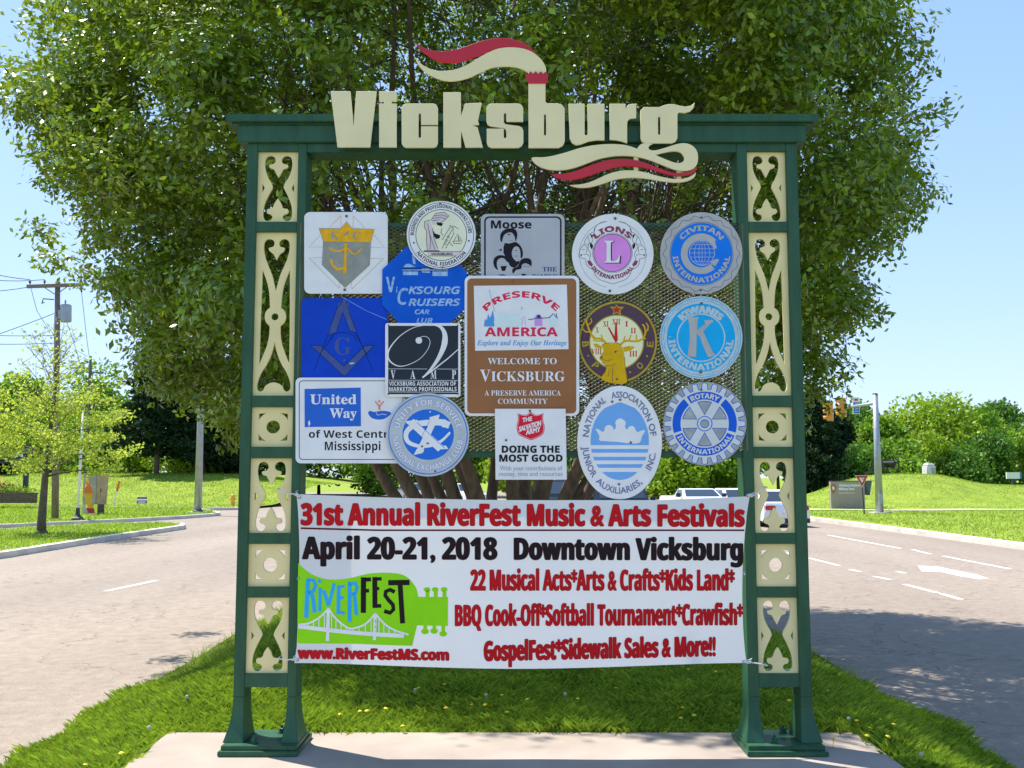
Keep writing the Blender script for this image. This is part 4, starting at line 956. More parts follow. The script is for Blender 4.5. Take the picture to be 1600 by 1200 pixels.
# 6 United Way
r = plaque('charity_sign', 'white rectangular charity sign with blue name block, lowest at the left end', 548, 657, [rr(462, 590, 634, 724, 8)], 'white', L1 + .003, group='charity signs on the frame'); p = Pl(r)
a = Art(); o_, i_ = rr(467, 594.5, 630, 718.5, 6), rr(468.1, 595.6, 629, 717.4, 5)
a.poly(o_, i_); a.text('of West Central', 482.5, 622, 684, 11.5, 'sb', -.0); a.text('Mississippi', 507.5, 594.5, 703.5, 13.3, 'sb'); p.put(a, 'lettering', 'ink')
a = Art(); a.poly([(475.8, 607.8), (563.6, 605.5), (564, 666), (476, 667.4)])
a.poly(s2(smooth([(460, 740), (475, 728), (500, 735), (540, 728), (580, 730), (604, 742), (590, 760), (560, 778), (520, 782), (480, 770)], 3))); p.put(a, 'name_block', 'uwblue')
a = Art(); a.text('United', 484.5, 557, 631.5, 15.2, 'rb', .25); a.text('Way', 515, 557.5, 653, 15, 'rb', .25); a.line(s2(smooth([(512, 738), (520, 755), (545, 748), (575, 752)], 3, False)), .8); a.poly(s2([(85, 800), (95, 785), (100, 810), (90, 828)])); p.put(a, 'name_lettering', 'white')
a = Art(); a.disc(*s2([(530, 668)])[0], 1.9, n=10); a.line(s2([(504, 668), (522, 690), (530, 695), (540, 690), (558, 668)]), 2); a.poly(s2([(522, 690), (540, 690), (536, 722), (526, 722)])); p.put(a, 'figure', 'uworange'); p.done()

# 7 exchange club
r = plaque('club_plaque', 'round blue and silver plaque with crossed X and C letters', 669, 679, [circ(668.7, 679.3, 64.6, 65.2, n=72)], 'exgrey', L2 - .004); p = Pl(r); cx, cy = 668.7, 679.3
a = Art(); a.ring(cx, cy, 61.3, 1.5, n=64); a.disc(*s2([(836, 876)])[0], 40.2, 39.6, n=56); p.put(a, 'blue_field', 'exblue')
a = Art(); a.arc('UNITY FOR SERVICE·', cx, cy, 45.5, 192, 352, 9.5, 'sb', .35); a.arc('NATIONAL EXCHANGE CLUB·', cx, cy, 55.8, 178, 6, 9.5, 'sb', .35, inner=True); p.put(a, 'ring_lettering_outline', 'exblue')
a = Art(); a.arc('UNITY FOR SERVICE·', cx, cy, 45.8, 192.5, 351.5, 8.8, 'sb'); a.arc('NATIONAL EXCHANGE CLUB·', cx, cy, 55.4, 177.5, 6.5, 8.8, 'sb', inner=True); p.put(a, 'ring_lettering', 'exwhite')
a = Art(); a.line(s2([(728, 795), (915, 965)]), 12); a.poly(s2([(693, 793), (768, 783), (775, 800), (740, 822), (705, 810)])); a.poly(s2([(880, 945), (948, 945), (962, 966), (885, 970)]))
a.line(s2([(876, 780), (785, 975)]), 9.5); a.poly(s2([(843, 768), (908, 750), (900, 786), (850, 790)])); a.poly(s2([(765, 965), (812, 975), (800, 992), (746, 1004)]))
a.line(s2(smooth([(968, 820), (920, 800), (840, 802), (760, 812), (708, 850), (697, 890), (715, 925), (770, 946), (850, 945), (920, 915), (973, 862)], 3, False)), [11, 9, 10, 10, 10, 10, 3.5]); a.poly(s2([(900, 800), (942, 778), (968, 835), (925, 830)])); p.put(a, 'monogram', 'exwhite')
a = Art(); a.line(s2([(765, 800), (800, 830), (870, 898), (940, 962)]), .8); a.line(s2([(845, 790), (815, 850), (770, 940)]), .6); a.disc(*s2([(848, 735)])[0], 0.1, n=5); p.put(a, 'monogram_outline', 'exblue'); a = Art(); a.disc(*s2([(848, 734)])[0], 1.3, n=8); p.put(a, 'chip', 'exwhite')
p.bolts([s2([(798, 950)])[0], s2([(880, 1105)])[0], s2([(692, 647)])[0]], 1.6); p.done()

# 8 moose
r = plaque('club_plaque', 'grey plaque with four black family faces behind the top of the brown sign', 816, 392, [rr(751.3, 334.5, 882, 452, 9)], 'greysheet', L1 + .002); p = Pl(r)
a = Art(); a.poly(rr(756.5, 338, 877.5, 460, 8), rr(759, 340.4, 875, 457.6, 6)); a.text('Moose', 767, 830.5, 357, 12.6, 'sb', .25)
a.poly(s3(smooth([(370, 330), (372, 275), (400, 240), (440, 222), (490, 222), (522, 245), (530, 290), (515, 345), (505, 300), (480, 262), (440, 262), (410, 280), (395, 310), (385, 350)], 3)))
a.poly(s3(smooth([(410, 360), (450, 365), (490, 352), (520, 350), (560, 385), (582, 440), (578, 490), (560, 500), (560, 450), (545, 400), (515, 390), (490, 410), (478, 450), (485, 490), (520, 530), (550, 525), (540, 560), (500, 590), (460, 570), (440, 520), (400, 450)], 2)))
a.poly(s3(smooth([(305, 545), (315, 500), (350, 475), (400, 475), (440, 500), (445, 540), (430, 530), (400, 500), (360, 505), (340, 530), (338, 570), (348, 610), (320, 590)], 3))); a.poly(s3([(372, 575), (432, 572), (415, 620), (385, 620)]))
a.poly(s3(smooth([(560, 520), (600, 500), (645, 505), (665, 535), (660, 575), (640, 560), (610, 548), (575, 560), (565, 600), (520, 610), (490, 645), (485, 600), (535, 575)], 3))); a.poly(s3([(440, 270), (462, 280), (458, 288), (442, 282)])); a.poly(s3([(495, 280), (515, 275), (512, 290)])); a.line(s3([(462, 335), (492, 340)]), .6); a.line(s3([(508, 480), (530, 482)]), .7); a.line(s3([(592, 578), (610, 576)]), .6); a.line(s3([(625, 576), (640, 578)]), .6); a.poly(s3([(350, 425), (385, 410), (380, 435)])); a.poly(s3([(350, 655), (400, 652), (440, 670), (380, 670)]))
a.line(s3([(510, 430), (530, 426)]), .8); a.poly(s3([(570, 645), (615, 650), (600, 665), (570, 662)])); p.put(a, 'print', 'ink')
a = Art(); a.text('THE', 848, 870, 424, 6.8, 'rb'); a.text('FAMILY', 832, 870.5, 436, 7.4, 'rb'); a.text('FRATERNITY', 800, 870.5, 448, 7.4, 'rb')
for k_ in range(16): a.line(s3([(290, 250 + k_ * 22), (665, 250 + k_ * 22)]), .12)
p.put(a, 'faded_print', 'navy'); p.bolts([s3([(345, 120)])[0]], 1.2); p.done()

# 9 brown welcome sign
r = plaque('welcome_sign', 'brown welcome sign with white border and white picture panel in the middle', 815, 541, [rr(726, 431, 905, 650, 9)], 'white', L2 + .002, group=None); p = Pl(r)
a = Art(); a.poly(rr(730, 435, 900.5, 646, 7)); p.put(a, 'brown_field', 'brown')
a = Art(); a.poly([(740.3, 446.6), (885.7, 444.7), (888.4, 545.5), (742.5, 548)]); p.put(a, 'picture_panel', 'white')
a = Art(); pc = s4([(492, 640)])[0]; a.arc('PRESERVE', pc[0], pc[1], 78, 226, 314, 10, 'sb', .25); a.text('AMERICA', 757.5, 871.5, 525.5, 14, 'sb', .3); p.put(a, 'red_lettering', 'pred')
a = Art(); a.text('Explore and Enjoy Our Heritage', 745.5, 885.5, 539.5, 7.8, 'bi'); a.poly(s4([(190, 470), (192, 430), (205, 405), (212, 425), (222, 365), (235, 400), (245, 385), (262, 335), (272, 400), (272, 470)])); p.put(a, 'blue_lettering', 'pblue')
a = Art(); a.poly(s4(smooth([(280, 465), (285, 400), (300, 365), (340, 350), (400, 380), (440, 360), (480, 385), (490, 465)], 2))); a.poly(s4([(725, 465), (727, 400), (755, 370), (790, 400), (790, 465)])); p.put(a, 'pale_scene', 'palecyan')
a = Art(); a.poly(s4([(602, 465), (602, 400), (615, 375), (640, 370), (662, 400), (664, 465)])); a.line(s4([(500, 465), (502, 400), (520, 385), (528, 465)]), .6); p.put(a, 'mauve_building', 'mauve')
a = Art(); a.line(s4([(550, 410), (570, 415), (600, 405), (700, 400), (720, 398), (755, 365), (770, 385), (790, 405)]), 1.1); a.poly(s4([(615, 398), (625, 376), (645, 374), (655, 400)])); a.line(s4([(778, 362), (782, 390)]), 1); a.line(s4([(497, 310), (498, 335)]), .6); a.line(s4([(232, 170), (250, 250), (268, 320), (280, 350)]), .35); p.put(a, 'scene_outline', 'navy')
a = Art(); a.text('WELCOME TO', 762, 870, 569, 9.5, 'rb'); a.text('V', 750, 766.5, 596, 18.5, 'rb'); a.text('ICKSBURG', 767.5, 882.5, 595.5, 15, 'rb'); a.text('A PRESERVE AMERICA', 757, 876.5, 618, 8, 'rb'); a.text('COMMUNITY', 778, 855.5, 631, 8, 'rb'); p.put(a, 'white_lettering', 'white'); p.bolts([s4([(425, 103)])[0]], 1.6); p.done()

# 10 Lions
r = plaque('club_plaque', 'round white plaque with two lion heads and letter L on a pink centre', 957, 397, [circ(957.3, 397.2, 63.8, 63, n=72)], 'white', L0); p = Pl(r); cx, cy = 957.3, 397.4
a = Art(); a.disc(*s5([(330, 322)])[0], 29.2, n=48); p.put(a, 'pink_centre', 'pink')
LI = s5([(330, 322)])[0]
a = Art(); a.ring(LI[0], LI[1], 29.4, .9); a.ring(LI[0], LI[1], 31.2, .45)
def mirx(pts): return [(662 - x, y) for x, y in pts]
hl = [[(108, 322), (118, 290), (140, 265), (150, 230), (180, 195), (200, 185)], [(108, 322), (105, 345), (125, 358), (150, 362)], [(125, 300), (145, 300)], [(150, 362), (155, 400), (180, 425), (200, 430), (215, 470), (245, 500), (300, 520), (330, 530)], [(165, 215), (175, 250), (165, 290), (185, 330), (175, 370), (195, 410)], [(180, 195), (200, 230), (190, 260), (205, 300)], [(150, 262), (172, 268)], [(135, 335), (160, 330), (175, 345)], [(205, 180), (215, 150), (250, 120), (290, 112)], [(160, 380), (185, 372)], [(140, 270), (160, 285), (155, 320)], [(215, 150), (205, 200), (215, 230)]]
for ln in hl: a.line(s5(smooth(ln, 3, False)), .55); a.line(s5(smooth(mirx(ln), 3, False)), .55)
for q in ([(180, 250), (200, 270), (192, 300), (180, 280)], [(112, 335), (128, 330), (122, 345)], [(180, 195), (200, 205), (192, 225)]): a.poly(s5(q)); a.poly(s5(mirx(q)))
a.ring(cx, cy, 52, .3, a0=100, a1=260); a.ring(cx, cy, 52, .3, a0=-80, a1=80); a.line(s5([(270, 388), (390, 392), (380, 380)]), .5); p.put(a, 'lion_drawing', 'ink')
a = Art(); a.arc('LIONS', LI[0], LI[1], 33, 221, 319, 9, 'sb', .35); a.arc('INTERNATIONAL', LI[0], LI[1], 41, 145, 35, 6.5, 'sb', .2, inner=True); a.poly(s5([(160, 375), (185, 378), (200, 400), (190, 415), (170, 400)])); a.poly(s5(mirx([(160, 375), (185, 378), (200, 400), (190, 415), (170, 400)]))); p.put(a, 'maroon_lettering', 'lionmaroon')
a = Art(); a.text('L', 945.5, 970.8, 411.5, 35, 'rb', .3); p.put(a, 'letter_shadow', 'ink'); a = Art(); a.text('L', 944, 969, 410.5, 34.5, 'rb', .3); p.put(a, 'centre_letter', 'white'); p.bolts([s5([(348, 92)])[0], s5([(312, 577)])[0]], 2.2); p.done()

# 11 Civitan
r = plaque('club_plaque', 'round grey plaque with grey C around a globe on blue', 1095.5, 396, [circ(1095.6, 395.8, 64.3, 64, n=72)], 'ctgrey', L0); p = Pl(r); cx, cy = s5([(926, 328)])[0]
a = Art(); a.disc(cx, cy, 48.4, n=64); p.put(a, 'blue_field', 'ctblue')
a = Art(); wl = [(cx + (57.5 + 2.2 * math.cos(R(t * 18))) * math.cos(R(t)), cy + (57.5 + 2.2 * math.cos(R(t * 18))) * math.sin(R(t))) for t in range(0, 361, 3)]; a.line(wl, .55); a.ring(cx, cy, 49.6, .5, n=60); p.put(a, 'wavy_line', 'navy')
a = Art(); a.ring(cx - .5, cy, 26.5, 10.5, n=40, a0=48, a1=318); a.poly(s5([(968, 212), (985, 208), (1010, 230), (1030, 290), (1008, 296), (985, 265), (960, 250)])); a.poly(s5([(990, 375), (1030, 362), (1045, 368), (1020, 410), (990, 400)]))
a.arc('CIVITAN', cx, cy, 36, 216, 324, 8.6, 'sb', .3); a.arc('INTERNATIONAL', cx, cy, 45.4, 175, 5, 8.6, 'sb', .3, inner=True); p.put(a, 'lettering', 'ctgrey')
a = Art(); g_ = s5([(930, 322)])[0]; a.disc(g_[0], g_[1], 20.4, n=40); p.put(a, 'globe', 'exblue')
a = Art(); a.ring(g_[0], g_[1], 19.6, .8, n=36); a.ring(g_[0], g_[1], 12, .6, ry=19.4, n=32); a.ring(g_[0], g_[1], 5, .6, ry=19.4, n=32); a.line([(g_[0], g_[1] - 19.5), (g_[0], g_[1] + 19.5)], .6)
for yy in (-13, -6.5, 0, 6.5, 13): h_ = math.sqrt(19.6 ** 2 - yy * yy); a.line([(g_[0] - h_, g_[1] + yy), (g_[0] + h_, g_[1] + yy)], .6)
p.put(a, 'globe_lines', 'kgrey'); p.bolts([s5([(925, 86)])[0], s5([(920, 572)])[0]], 1.8); p.done()

# 12 elk clock
r = plaque('club_plaque', 'round brown and gold plaque with an elk head before a clock dial', 965, 534, [circ(965.3, 534.2, 62, 64.4, n=72)], 'bpurple', L0); p = Pl(r); cx, cy = 965.3, 534.2
a = Art(); a.ring(cx, cy, 60, 3, ry=62, n=64); dc = s5([(358, 920)])[0]; a.ring(dc[0], dc[1], 42, 2, n=56)
for t_, ang in (('B', 176), ('P', 133), ('O', 47), ('E', 4)):
    a.arc(t_, cx, cy, 56, ang + 5, ang - 5, 10.5, 'n', .35, inner=True)
for ang in (205, 155, 110, 68, 26, -22): a.disc(cx + 51 * math.cos(R(ang)), cy + 51 * math.sin(R(ang)), 1.5, n=8)
a.poly(s5([(310, 682), (350, 682), (358, 665), (368, 682), (408, 683), (382, 708), (388, 740), (358, 724), (330, 738), (336, 706)])); p.put(a, 'gold_ring', 'bgold')
a = Art(); a.disc(dc[0], dc[1], 41.2, n=56); p.put(a, 'clock_dial', 'dial')
a = Art(); a.poly(s5([(330, 692), (352, 692), (358, 676), (366, 692), (390, 693), (372, 708), (378, 728), (358, 716), (338, 727), (344, 708)]))
for t_, x_, y_, an in (('XII', 355, 790, 0), ('XI', 285, 805, -.3), ('X', 228, 845, -.5), ('I', 425, 805, .3), ('II', 470, 850, .5), ('III', 470, 1005, 1.2), ('VIII', 222, 990, -.9)):
    q = s5([(x_, y_)])[0]; a.text(t_, q[0] - 1.9 * len(t_) - .5, q[0] + 1.9 * len(t_) + .5, q[1] + 2.5, 8.5, 'rb')
a.poly(s5([(298, 822), (308, 820), (358, 905), (350, 922), (340, 905)])); a.poly(s5([(348, 800), (354, 785), (360, 800), (366, 905), (354, 925), (342, 905)])); p.put(a, 'clock_lettering', 'bstar')
def elkart():
    a = Art()
    a.poly(s5(smooth([(262, 935), (290, 925), (330, 930), (365, 925), (385, 935), (400, 965), (410, 1010), (415, 1080), (425, 1190), (330, 1195), (255, 1165), (280, 1120), (290, 1075), (262, 1055), (245, 1030), (250, 1010), (270, 985), (265, 960)], 3)))
    a.poly(s5([(262, 950), (225, 930), (200, 930), (215, 955), (255, 965)])); a.poly(s5([(400, 955), (440, 945), (480, 950), (455, 975), (410, 985)]))
    for ln, w_ in (([(290, 930), (265, 905), (235, 895), (205, 895), (180, 850), (160, 800), (155, 770)], 3), ([(180, 850), (150, 850), (130, 830)], 2), ([(215, 895), (195, 870)], 2), ([(265, 905), (255, 870)], 2), ([(165, 805), (190, 785), (185, 760)], 2), ([(280, 915), (200, 910)], 2),
                   ([(385, 935), (420, 910), (480, 915), (530, 900), (550, 860), (545, 820), (530, 800)], 3), ([(550, 860), (570, 820), (555, 790)], 2), ([(440, 912), (455, 870)], 2), ([(490, 912), (490, 870)], 2), ([(400, 925), (415, 880)], 2), ([(530, 900), (555, 895)], 2)):
        a.line(s5(smooth(ln, 3, False)), [w_ * 1.1, w_ * .8])
    return a
p.put(elkart(), 'elk_head', 'elk')
a = Art()
for ln in ([(250, 1030), (290, 1045), (330, 1035)], [(262, 935), (300, 925), (365, 925), (388, 940)], [(280, 1075), (330, 1080), (355, 1060)], [(345, 985), (370, 975)], [(330, 1090), (330, 1190)], [(280, 1120), (290, 1080), (262, 1055)], [(300, 1150), (310, 1100)], [(410, 1020), (420, 1130), (430, 1180)], [(270, 985), (255, 1008), (246, 1030)]): a.line(s5(ln), .6)
a.disc(*s5([(350, 985)])[0], 1.6, n=8); a.disc(*s5([(258, 1022)])[0], 1.5, n=8); p.put(a, 'elk_lines', 'bpurple'); p.bolts([s5([(348, 672)])[0], s5([(360, 1168)])[0]], 1.8); p.done()

# 13 Kiwanis
r = plaque('club_plaque', 'round light blue plaque with a large grey letter K', 1095, 527.6, [circ(1095.3, 527.6, 64.7, 64.6, n=72)], 'kgrey', L0); p = Pl(r); cx, cy = 1095.3, 527.6
a = Art(); a.disc(cx, cy, 53.5, n=60); a.ring(cx, cy, 62, 1.1, n=64); wl = [(cx + (58.3 + .8 * math.cos(R(t * 24))) * math.cos(R(t)), cy + (58.3 + .8 * math.cos(R(t * 24))) * math.sin(R(t))) for t in range(0, 361, 2)]; a.line(wl, .7); p.put(a, 'blue_field', 'kblue')
a = Art(); a.ring(cx, cy, 37, 2.0, n=56); a.poly(s5([(700, 885), (722, 885), (722, 880)])); 
a.arc('KIWANIS', cx, cy, 38.5, 222, 318, 11.5, 'sb', .9); a.arc('INTERNATIONAL', cx, cy, 51.5, 176, 4, 11, 'sb', .6, inner=True); p.put(a, 'lettering', 'kgrey')
a = Art(); a.poly(s5([(832, 755), (905, 752), (900, 800), (895, 870), (890, 1020), (832, 1015), (848, 900), (845, 800)])); a.poly(s5([(900, 870), (880, 850), (950, 800), (945, 775), (1000, 770), (1005, 785), (985, 795), (938, 850), (1000, 985), (1025, 1010), (970, 1020), (930, 930), (918, 885)])); p.put(a, 'centre_letter', 'ctgrey'); p.bolts([s5([(925, 660)])[0], s5([(920, 1122)])[0]], 2.2); p.done()

# 14 junior auxiliaries oval
r = plaque('club_plaque', 'white oval plaque with a white crown over light blue stripes', 968, 690, [circ(968, 691.5, 66.2, 88.6, n=80)], 'white', L0 - .006); p = Pl(r); cx, cy = s6([(813, 388)])[0]
def ovalclip(y0, y1, rx=45.6, ry=60.6):
    pts = []; 
    for i in range(9):
        y = y0 + (y1 - y0) * i / 8; q = max(0, 1 - ((y - cy) / ry) ** 2); pts.append((cx + rx * math.sqrt(q), y))
    return pts + [(2 * cx - x, y) for x, y in pts[::-1]]
Yb = [v[1] for v in s6([(0, 412), (0, 435), (0, 458), (0, 483), (0, 505), (0, 528), (0, 550), (0, 575)])]
a = Art(); crown = smooth(s6([(665, 312), (690, 318), (705, 330), (718, 325), (722, 305), (735, 290), (755, 290), (772, 303), (775, 318), (788, 310), (790, 290), (785, 275), (795, 258), (815, 248), (838, 258), (850, 275), (845, 300), (858, 318), (865, 305), (880, 295), (900, 298), (908, 315), (920, 332), (940, 325), (970, 320), (948, 360), (935, 396), (880, 402), (800, 392), (692, 385), (690, 360), (678, 335)]), 2)
a.poly(ovalclip(cy - 60.5, Yb[0]), crown); a.poly(ovalclip(Yb[1], Yb[2])); a.poly(ovalclip(Yb[3], Yb[4])); a.poly(ovalclip(Yb[5], Yb[6])); a.poly(ovalclip(Yb[7], cy + 60.5)); p.put(a, 'blue_stripes', 'jblue')
a = Art(); cx0, cy0 = 968, 691.5
a.arc('NATIONAL', cx0, cy0, 48.5, 187, 245, 10, 'n', .3, ry=70); a.arc('ASSOCIATION OF', cx0, cy0, 48.5, 256, 352, 10, 'n', .3, ry=70); a.arc('JUNIOR', cx0, cy0, 58.5, 175, 136, 10, 'n', .3, ry=80, inner=True); a.arc('AUXILIARIES,', cx0, cy0, 58.5, 130, 52, 10, 'n', .3, ry=80, inner=True); a.arc('INC.', cx0, cy0, 58.5, 34, 12, 10, 'n', .3, ry=80, inner=True); p.put(a, 'lettering', 'jgrey')
p.bolts([s6([(767, 147)])[0], s6([(815, 135)])[0], s6([(880, 396)])[0], s6([(808, 650)])[0]], 1.9); p.done()

# 15 rotary gear
gx, gy = s6([(1331, 281)])[0]
r = plaque('club_plaque', 'round grey plaque with a blue and white cogwheel of six spokes', gx, gy, [circ(gx, gy, 65, n=72)], 'rsilver', L0); p = Pl(r)
def gear(cx, cy, r0, r1, n, w_=.32):
    pts = []
    for i in range(n):
        for q, rd in ((-.5, r0), (-w_, r0), (-w_ * .72, r1 - 1), (-w_ * .45, r1), (w_ * .45, r1), (w_ * .72, r1 - 1), (w_, r0)): t = R(360 * (i + q) / n - 90); pts.append((cx + rd * math.cos(t), cy + rd * math.sin(t)))
    return pts
a = Art(); a.poly(gear(gx, gy, 53.6, 63.8, 24, .38)); p.put(a, 'cogwheel_outline', 'rblue')
a = Art(); a.poly(gear(gx, gy, 53, 63, 24, .30)); p.put(a, 'cogwheel', 'rwhite')
a = Art()
for a0, a1 in ((238, 302), (58, 122 + 26), (-58 + 8, 24), (156, 230)):
    pass
a.ring(gx, gy, 44, 12.5, a0=236, a1=304, n=24); a.ring(gx, gy, 44, 12.5, a0=-50, a1=16, n=24); a.ring(gx, gy, 44, 12.5, a0=163, a1=230, n=24); a.ring(gx, gy, 44, 12.5, a0=22, a1=158, n=40)
for k_ in range(6):
    t = 30 + 60 * k_; pa = circ(gx, gy, 35.5, n=6, a0=t - 19, a1=t + 19); c_ = (gx + 13 * math.cos(R(t)), gy + 13 * math.sin(R(t))); a.poly(pa + [c_])
a.ring(gx, gy, 11.4, 1.3, n=30); a.ring(gx, gy, 6.3, 1.2, n=24); p.put(a, 'blue_segments', 'rblue')
a = Art()
for k_ in range(6):
    t = 30 + 60 * k_; pa = circ(gx, gy, 34.2, n=6, a0=t - 17, a1=t + 17); c_ = (gx + 15 * math.cos(R(t)), gy + 15 * math.sin(R(t))); a.poly(pa + [c_])
a.disc(gx, gy, 5.6, n=20); p.put(a, 'spoke_gaps', 'rsilver')
a = Art(); a.arc('ROTARY', gx, gy, 39.6, 240, 300, 8.2, 'sb', .25); a.arc('INTERNATIONAL', gx, gy, 48, 155, 25, 8, 'sb', .25, inner=True); p.put(a, 'lettering', 'rwhite'); p.bolts([s6([(1411, 411)])[0], s6([(1310, 75)])[0]], 1.8); p.done()

# 16 salvation army
r = plaque('charity_sign', 'small white square charity poster with a red shield, under the brown sign', 829, 694, [[(773.3, 638.7), (883.8, 638.7), (885.6, 749.4), (774.3, 749.6)]], 'white', L2 - .010, th=.003, group='charity signs on the frame'); p = Pl(r)
a = Art(); sh = smooth(s6([(190, 218), (240, 228), (270, 206), (300, 228), (348, 217), (346, 260), (355, 300), (345, 345), (300, 372), (270, 382), (235, 368), (195, 345), (184, 300), (192, 260)]), 3, corners=(0, 2, 4, 9)); a.poly(sh); p.put(a, 'shield', 'sared')
a = Art(); c_ = s6([(269, 292)])[0]; a.line([(c_[0] + (x - c_[0]) * .93, c_[1] + (y - c_[1]) * .93) for x, y in sh + sh[:1]], .5)
a.text('THE', 816, 831.5, 660, 7, 'n', .4, yb1=657.5); a.text('SALVATION', 811, 845.5, 675, 8.4, 'n', .45, yb1=665); a.text('ARMY', 821.5, 844.5, 680, 8.2, 'n', .45, yb1=674.5); p.put(a, 'shield_lettering', 'white')
a = Art(); a.text('DOING THE', 784, 874.5, 707.5, 11.2, 'sb', .3); a.text('MOST GOOD', 780, 879, 721.5, 11.2, 'sb', .3); p.put(a, 'black_lettering', 'ink')
a = Art(); a.text('With your contributions of', 781, 878.5, 735, 7, 'n'); a.text('money, time and resources', 780, 879, 743.8, 7, 'n'); p.put(a, 'faint_lettering', 'thintext'); p.bolts([s6([(265, 203)])[0], s6([(120, 382)])[0]], 1.9); p.done()

# ================================================================== THE BANNER
BY = -.030
bq = at(816, 1040, BY); BN = empty('festival_banner', (bq.x, BY, bq.z)); tag(BN, 'wide white vinyl festival banner tied between the two sign posts below the mesh', 'banner')
def byf(x, y):
    u = (x - 463) / 707; v = (y - 772) / 268
    s_ = math.sin(max(0, min(1, u)) * math.pi)
    return -.016 * s_ * (0.4 + .6 * v) - .0035 * math.sin(u * 9 + v * 2.2) * s_ - .003 * math.sin(u * 21 - v * 5) * s_ * v + .004 * math.sin(v * 5 + u * 3)
def Lx(v): return 463 + 6 * math.sin(v * math.pi) ** .8 * (1.2 - v) + (v > .9) * -(v - .9) * 30
def Rx_(v): return 1172 - 9.5 * math.sin(v * math.pi) ** .7 - 5 * v
def Ty(u): return 772 + 9.5 * math.sin(min(1, u * 1.9) * math.pi / 2) * (1 - max(0, u - .8) * 3.2)
def By_(u): return 1036 + 9 * math.sin(max(0, min(1, (u - .03) / .94)) * math.pi) ** 1.4 * (1 - .25 * (u > .5) * (u - .5))
NU, NV = 90, 40; vs = []; fs = []
for j in range(NV + 1):
    v = j / NV
    for i in range(NU + 1):
        u = i / NU; x = Lx(v) + (Rx_(v) - Lx(v)) * u; y = Ty(u) + (By_(u) - Ty(u)) * v
        q = at(x, y, BY + byf(x, y)); vs.append(q - BN.location)
fs = [(j * (NU + 1) + i, j * (NU + 1) + i + 1, (j + 1) * (NU + 1) + i + 1, (j + 1) * (NU + 1) + i) for j in range(NV) for i in range(NU)]
me = bpy.data.meshes.new('banner_sheet'); me.from_pydata(vs, [], fs); link('banner_sheet', me, M['banner'], BN, True)
def bput(art, name, m, k): return art.build(name, M[m], BN, BY - .0008 - .0005 * k, yf=byf)
def seg(pts, st=12):
    o = []
    for (x0, y0), (x1, y1) in zip(pts, pts[1:] + pts[:1]):
        n = max(1, int(math.hypot(x1 - x0, y1 - y0) / st)); o += [(x0 + (x1 - x0) * i / n, y0 + (y1 - y0) * i / n) for i in range(n)]
    return o
TX_ = [('31st Annual RiverFest Music & Arts Festivals', 470, 1163.5, 820.5, 34, 'bred', 'bmaroon', 1.3, 823),
       ('22 Musical Acts*Arts & Crafts*Kids Land*', 735, 1148, 922.5, 32, 'bred', 'bmaroon', .8, 922.5),
       ('BBQ Cook-Off*Softball Tournament*Crawfish*', 711, 1161, 978, 32.5, 'bred', 'bmaroon', .75, 976.5),
       ('GospelFest*Sidewalk Sales & More!!', 756, 1118, 1033, 31, 'bred', 'bmaroon', 1.0, 1025),
       ('www.RiverFestMS.com', 465, 701.5, 1029, 17, 'bred', 'bmaroon', 1.0, 1032)]
ax = Art(); af = Art()
def wtext(art, t, x0, x1, yb, cap, bold, bx, yb1, sub=0, grow=0):
    """word by word, as the printed line is spaced"""
    art.text(t, x0 - grow, x1 + grow, yb + grow, cap + 2 * grow, 'sb', bold, bx=bx, yb1=yb1 + grow, sub=sub)
for t, x0, x1, yb, cap, c1, c2, bd, yb1 in TX_:
    wtext(ax, t, x0, x1, yb, cap, bd + .1, bd + .5, yb1, 0, .55); wtext(af, t, x0, x1, yb, cap, bd, bd + .25, yb1, 0)
xs_ = [470 + (1163 - 470) * i / 60 for i in range(61)]; ax.line([(x, 825.3 + 3.2 * min(1, (x - 470) / 120)) for x in xs_], 2.6)
bput(ax, 'lettering_outline', 'bmaroon', 0); bput(af, 'red_lettering', 'bred', 4)
a = Art(); wtext(a, 'April 20-21, 2018', 472, 777, 873.5, 34.5, 1.2, 2.0, 874.5, 0, .5); wtext(a, 'Downtown Vicksburg', 803, 1161, 874.5, 34, 1.2, 2.0, 875.5, 0, .5); bput(a, 'date_lettering_outline', 'bmaroon', 0)
a = Art(); wtext(a, 'April 20-21, 2018', 472, 777, 873.5, 34.5, .7, 1.2, 874.5); wtext(a, 'Downtown Vicksburg', 803, 1161, 874.5, 34, .7, 1.2, 875.5); bput(a, 'date_lettering', 'bblack', 4)
g = [(66, 495), (110, 537), (170, 576), (250, 600), (340, 601), (430, 586), (510, 566), (600, 558), (700, 562), (760, 580), (800, 615), (830, 660), (843, 714), (1035, 715), (1034, 903), (835, 898), (820, 960), (803, 1031), (600, 1025), (400, 1017), (60, 1015), (62, 750)]
a = Art(); gp = seg(smooth(b7(g), 3, corners=(0, 12, 13, 14, 15, 17, 20, 21)), 8); a.poly(gp)
for x in (902, 955, 1012): a.poly(b7(rect(x - 13, 668, x + 13, 718)), sub=1); a.disc(*b7([(x - 3, 667)])[0], 5.5, 3.9, n=14, sub=2)
for x, y in ((886, 938), (945, 935), (1003, 953)): a.poly(b7(rect(x - 11, 896, x + 13, y)), sub=1); a.disc(*b7([(x, y)])[0], 6.2, 4.4, n=14, sub=2)
bput(a, 'guitar_print', 'lime', 0)
a = Art()
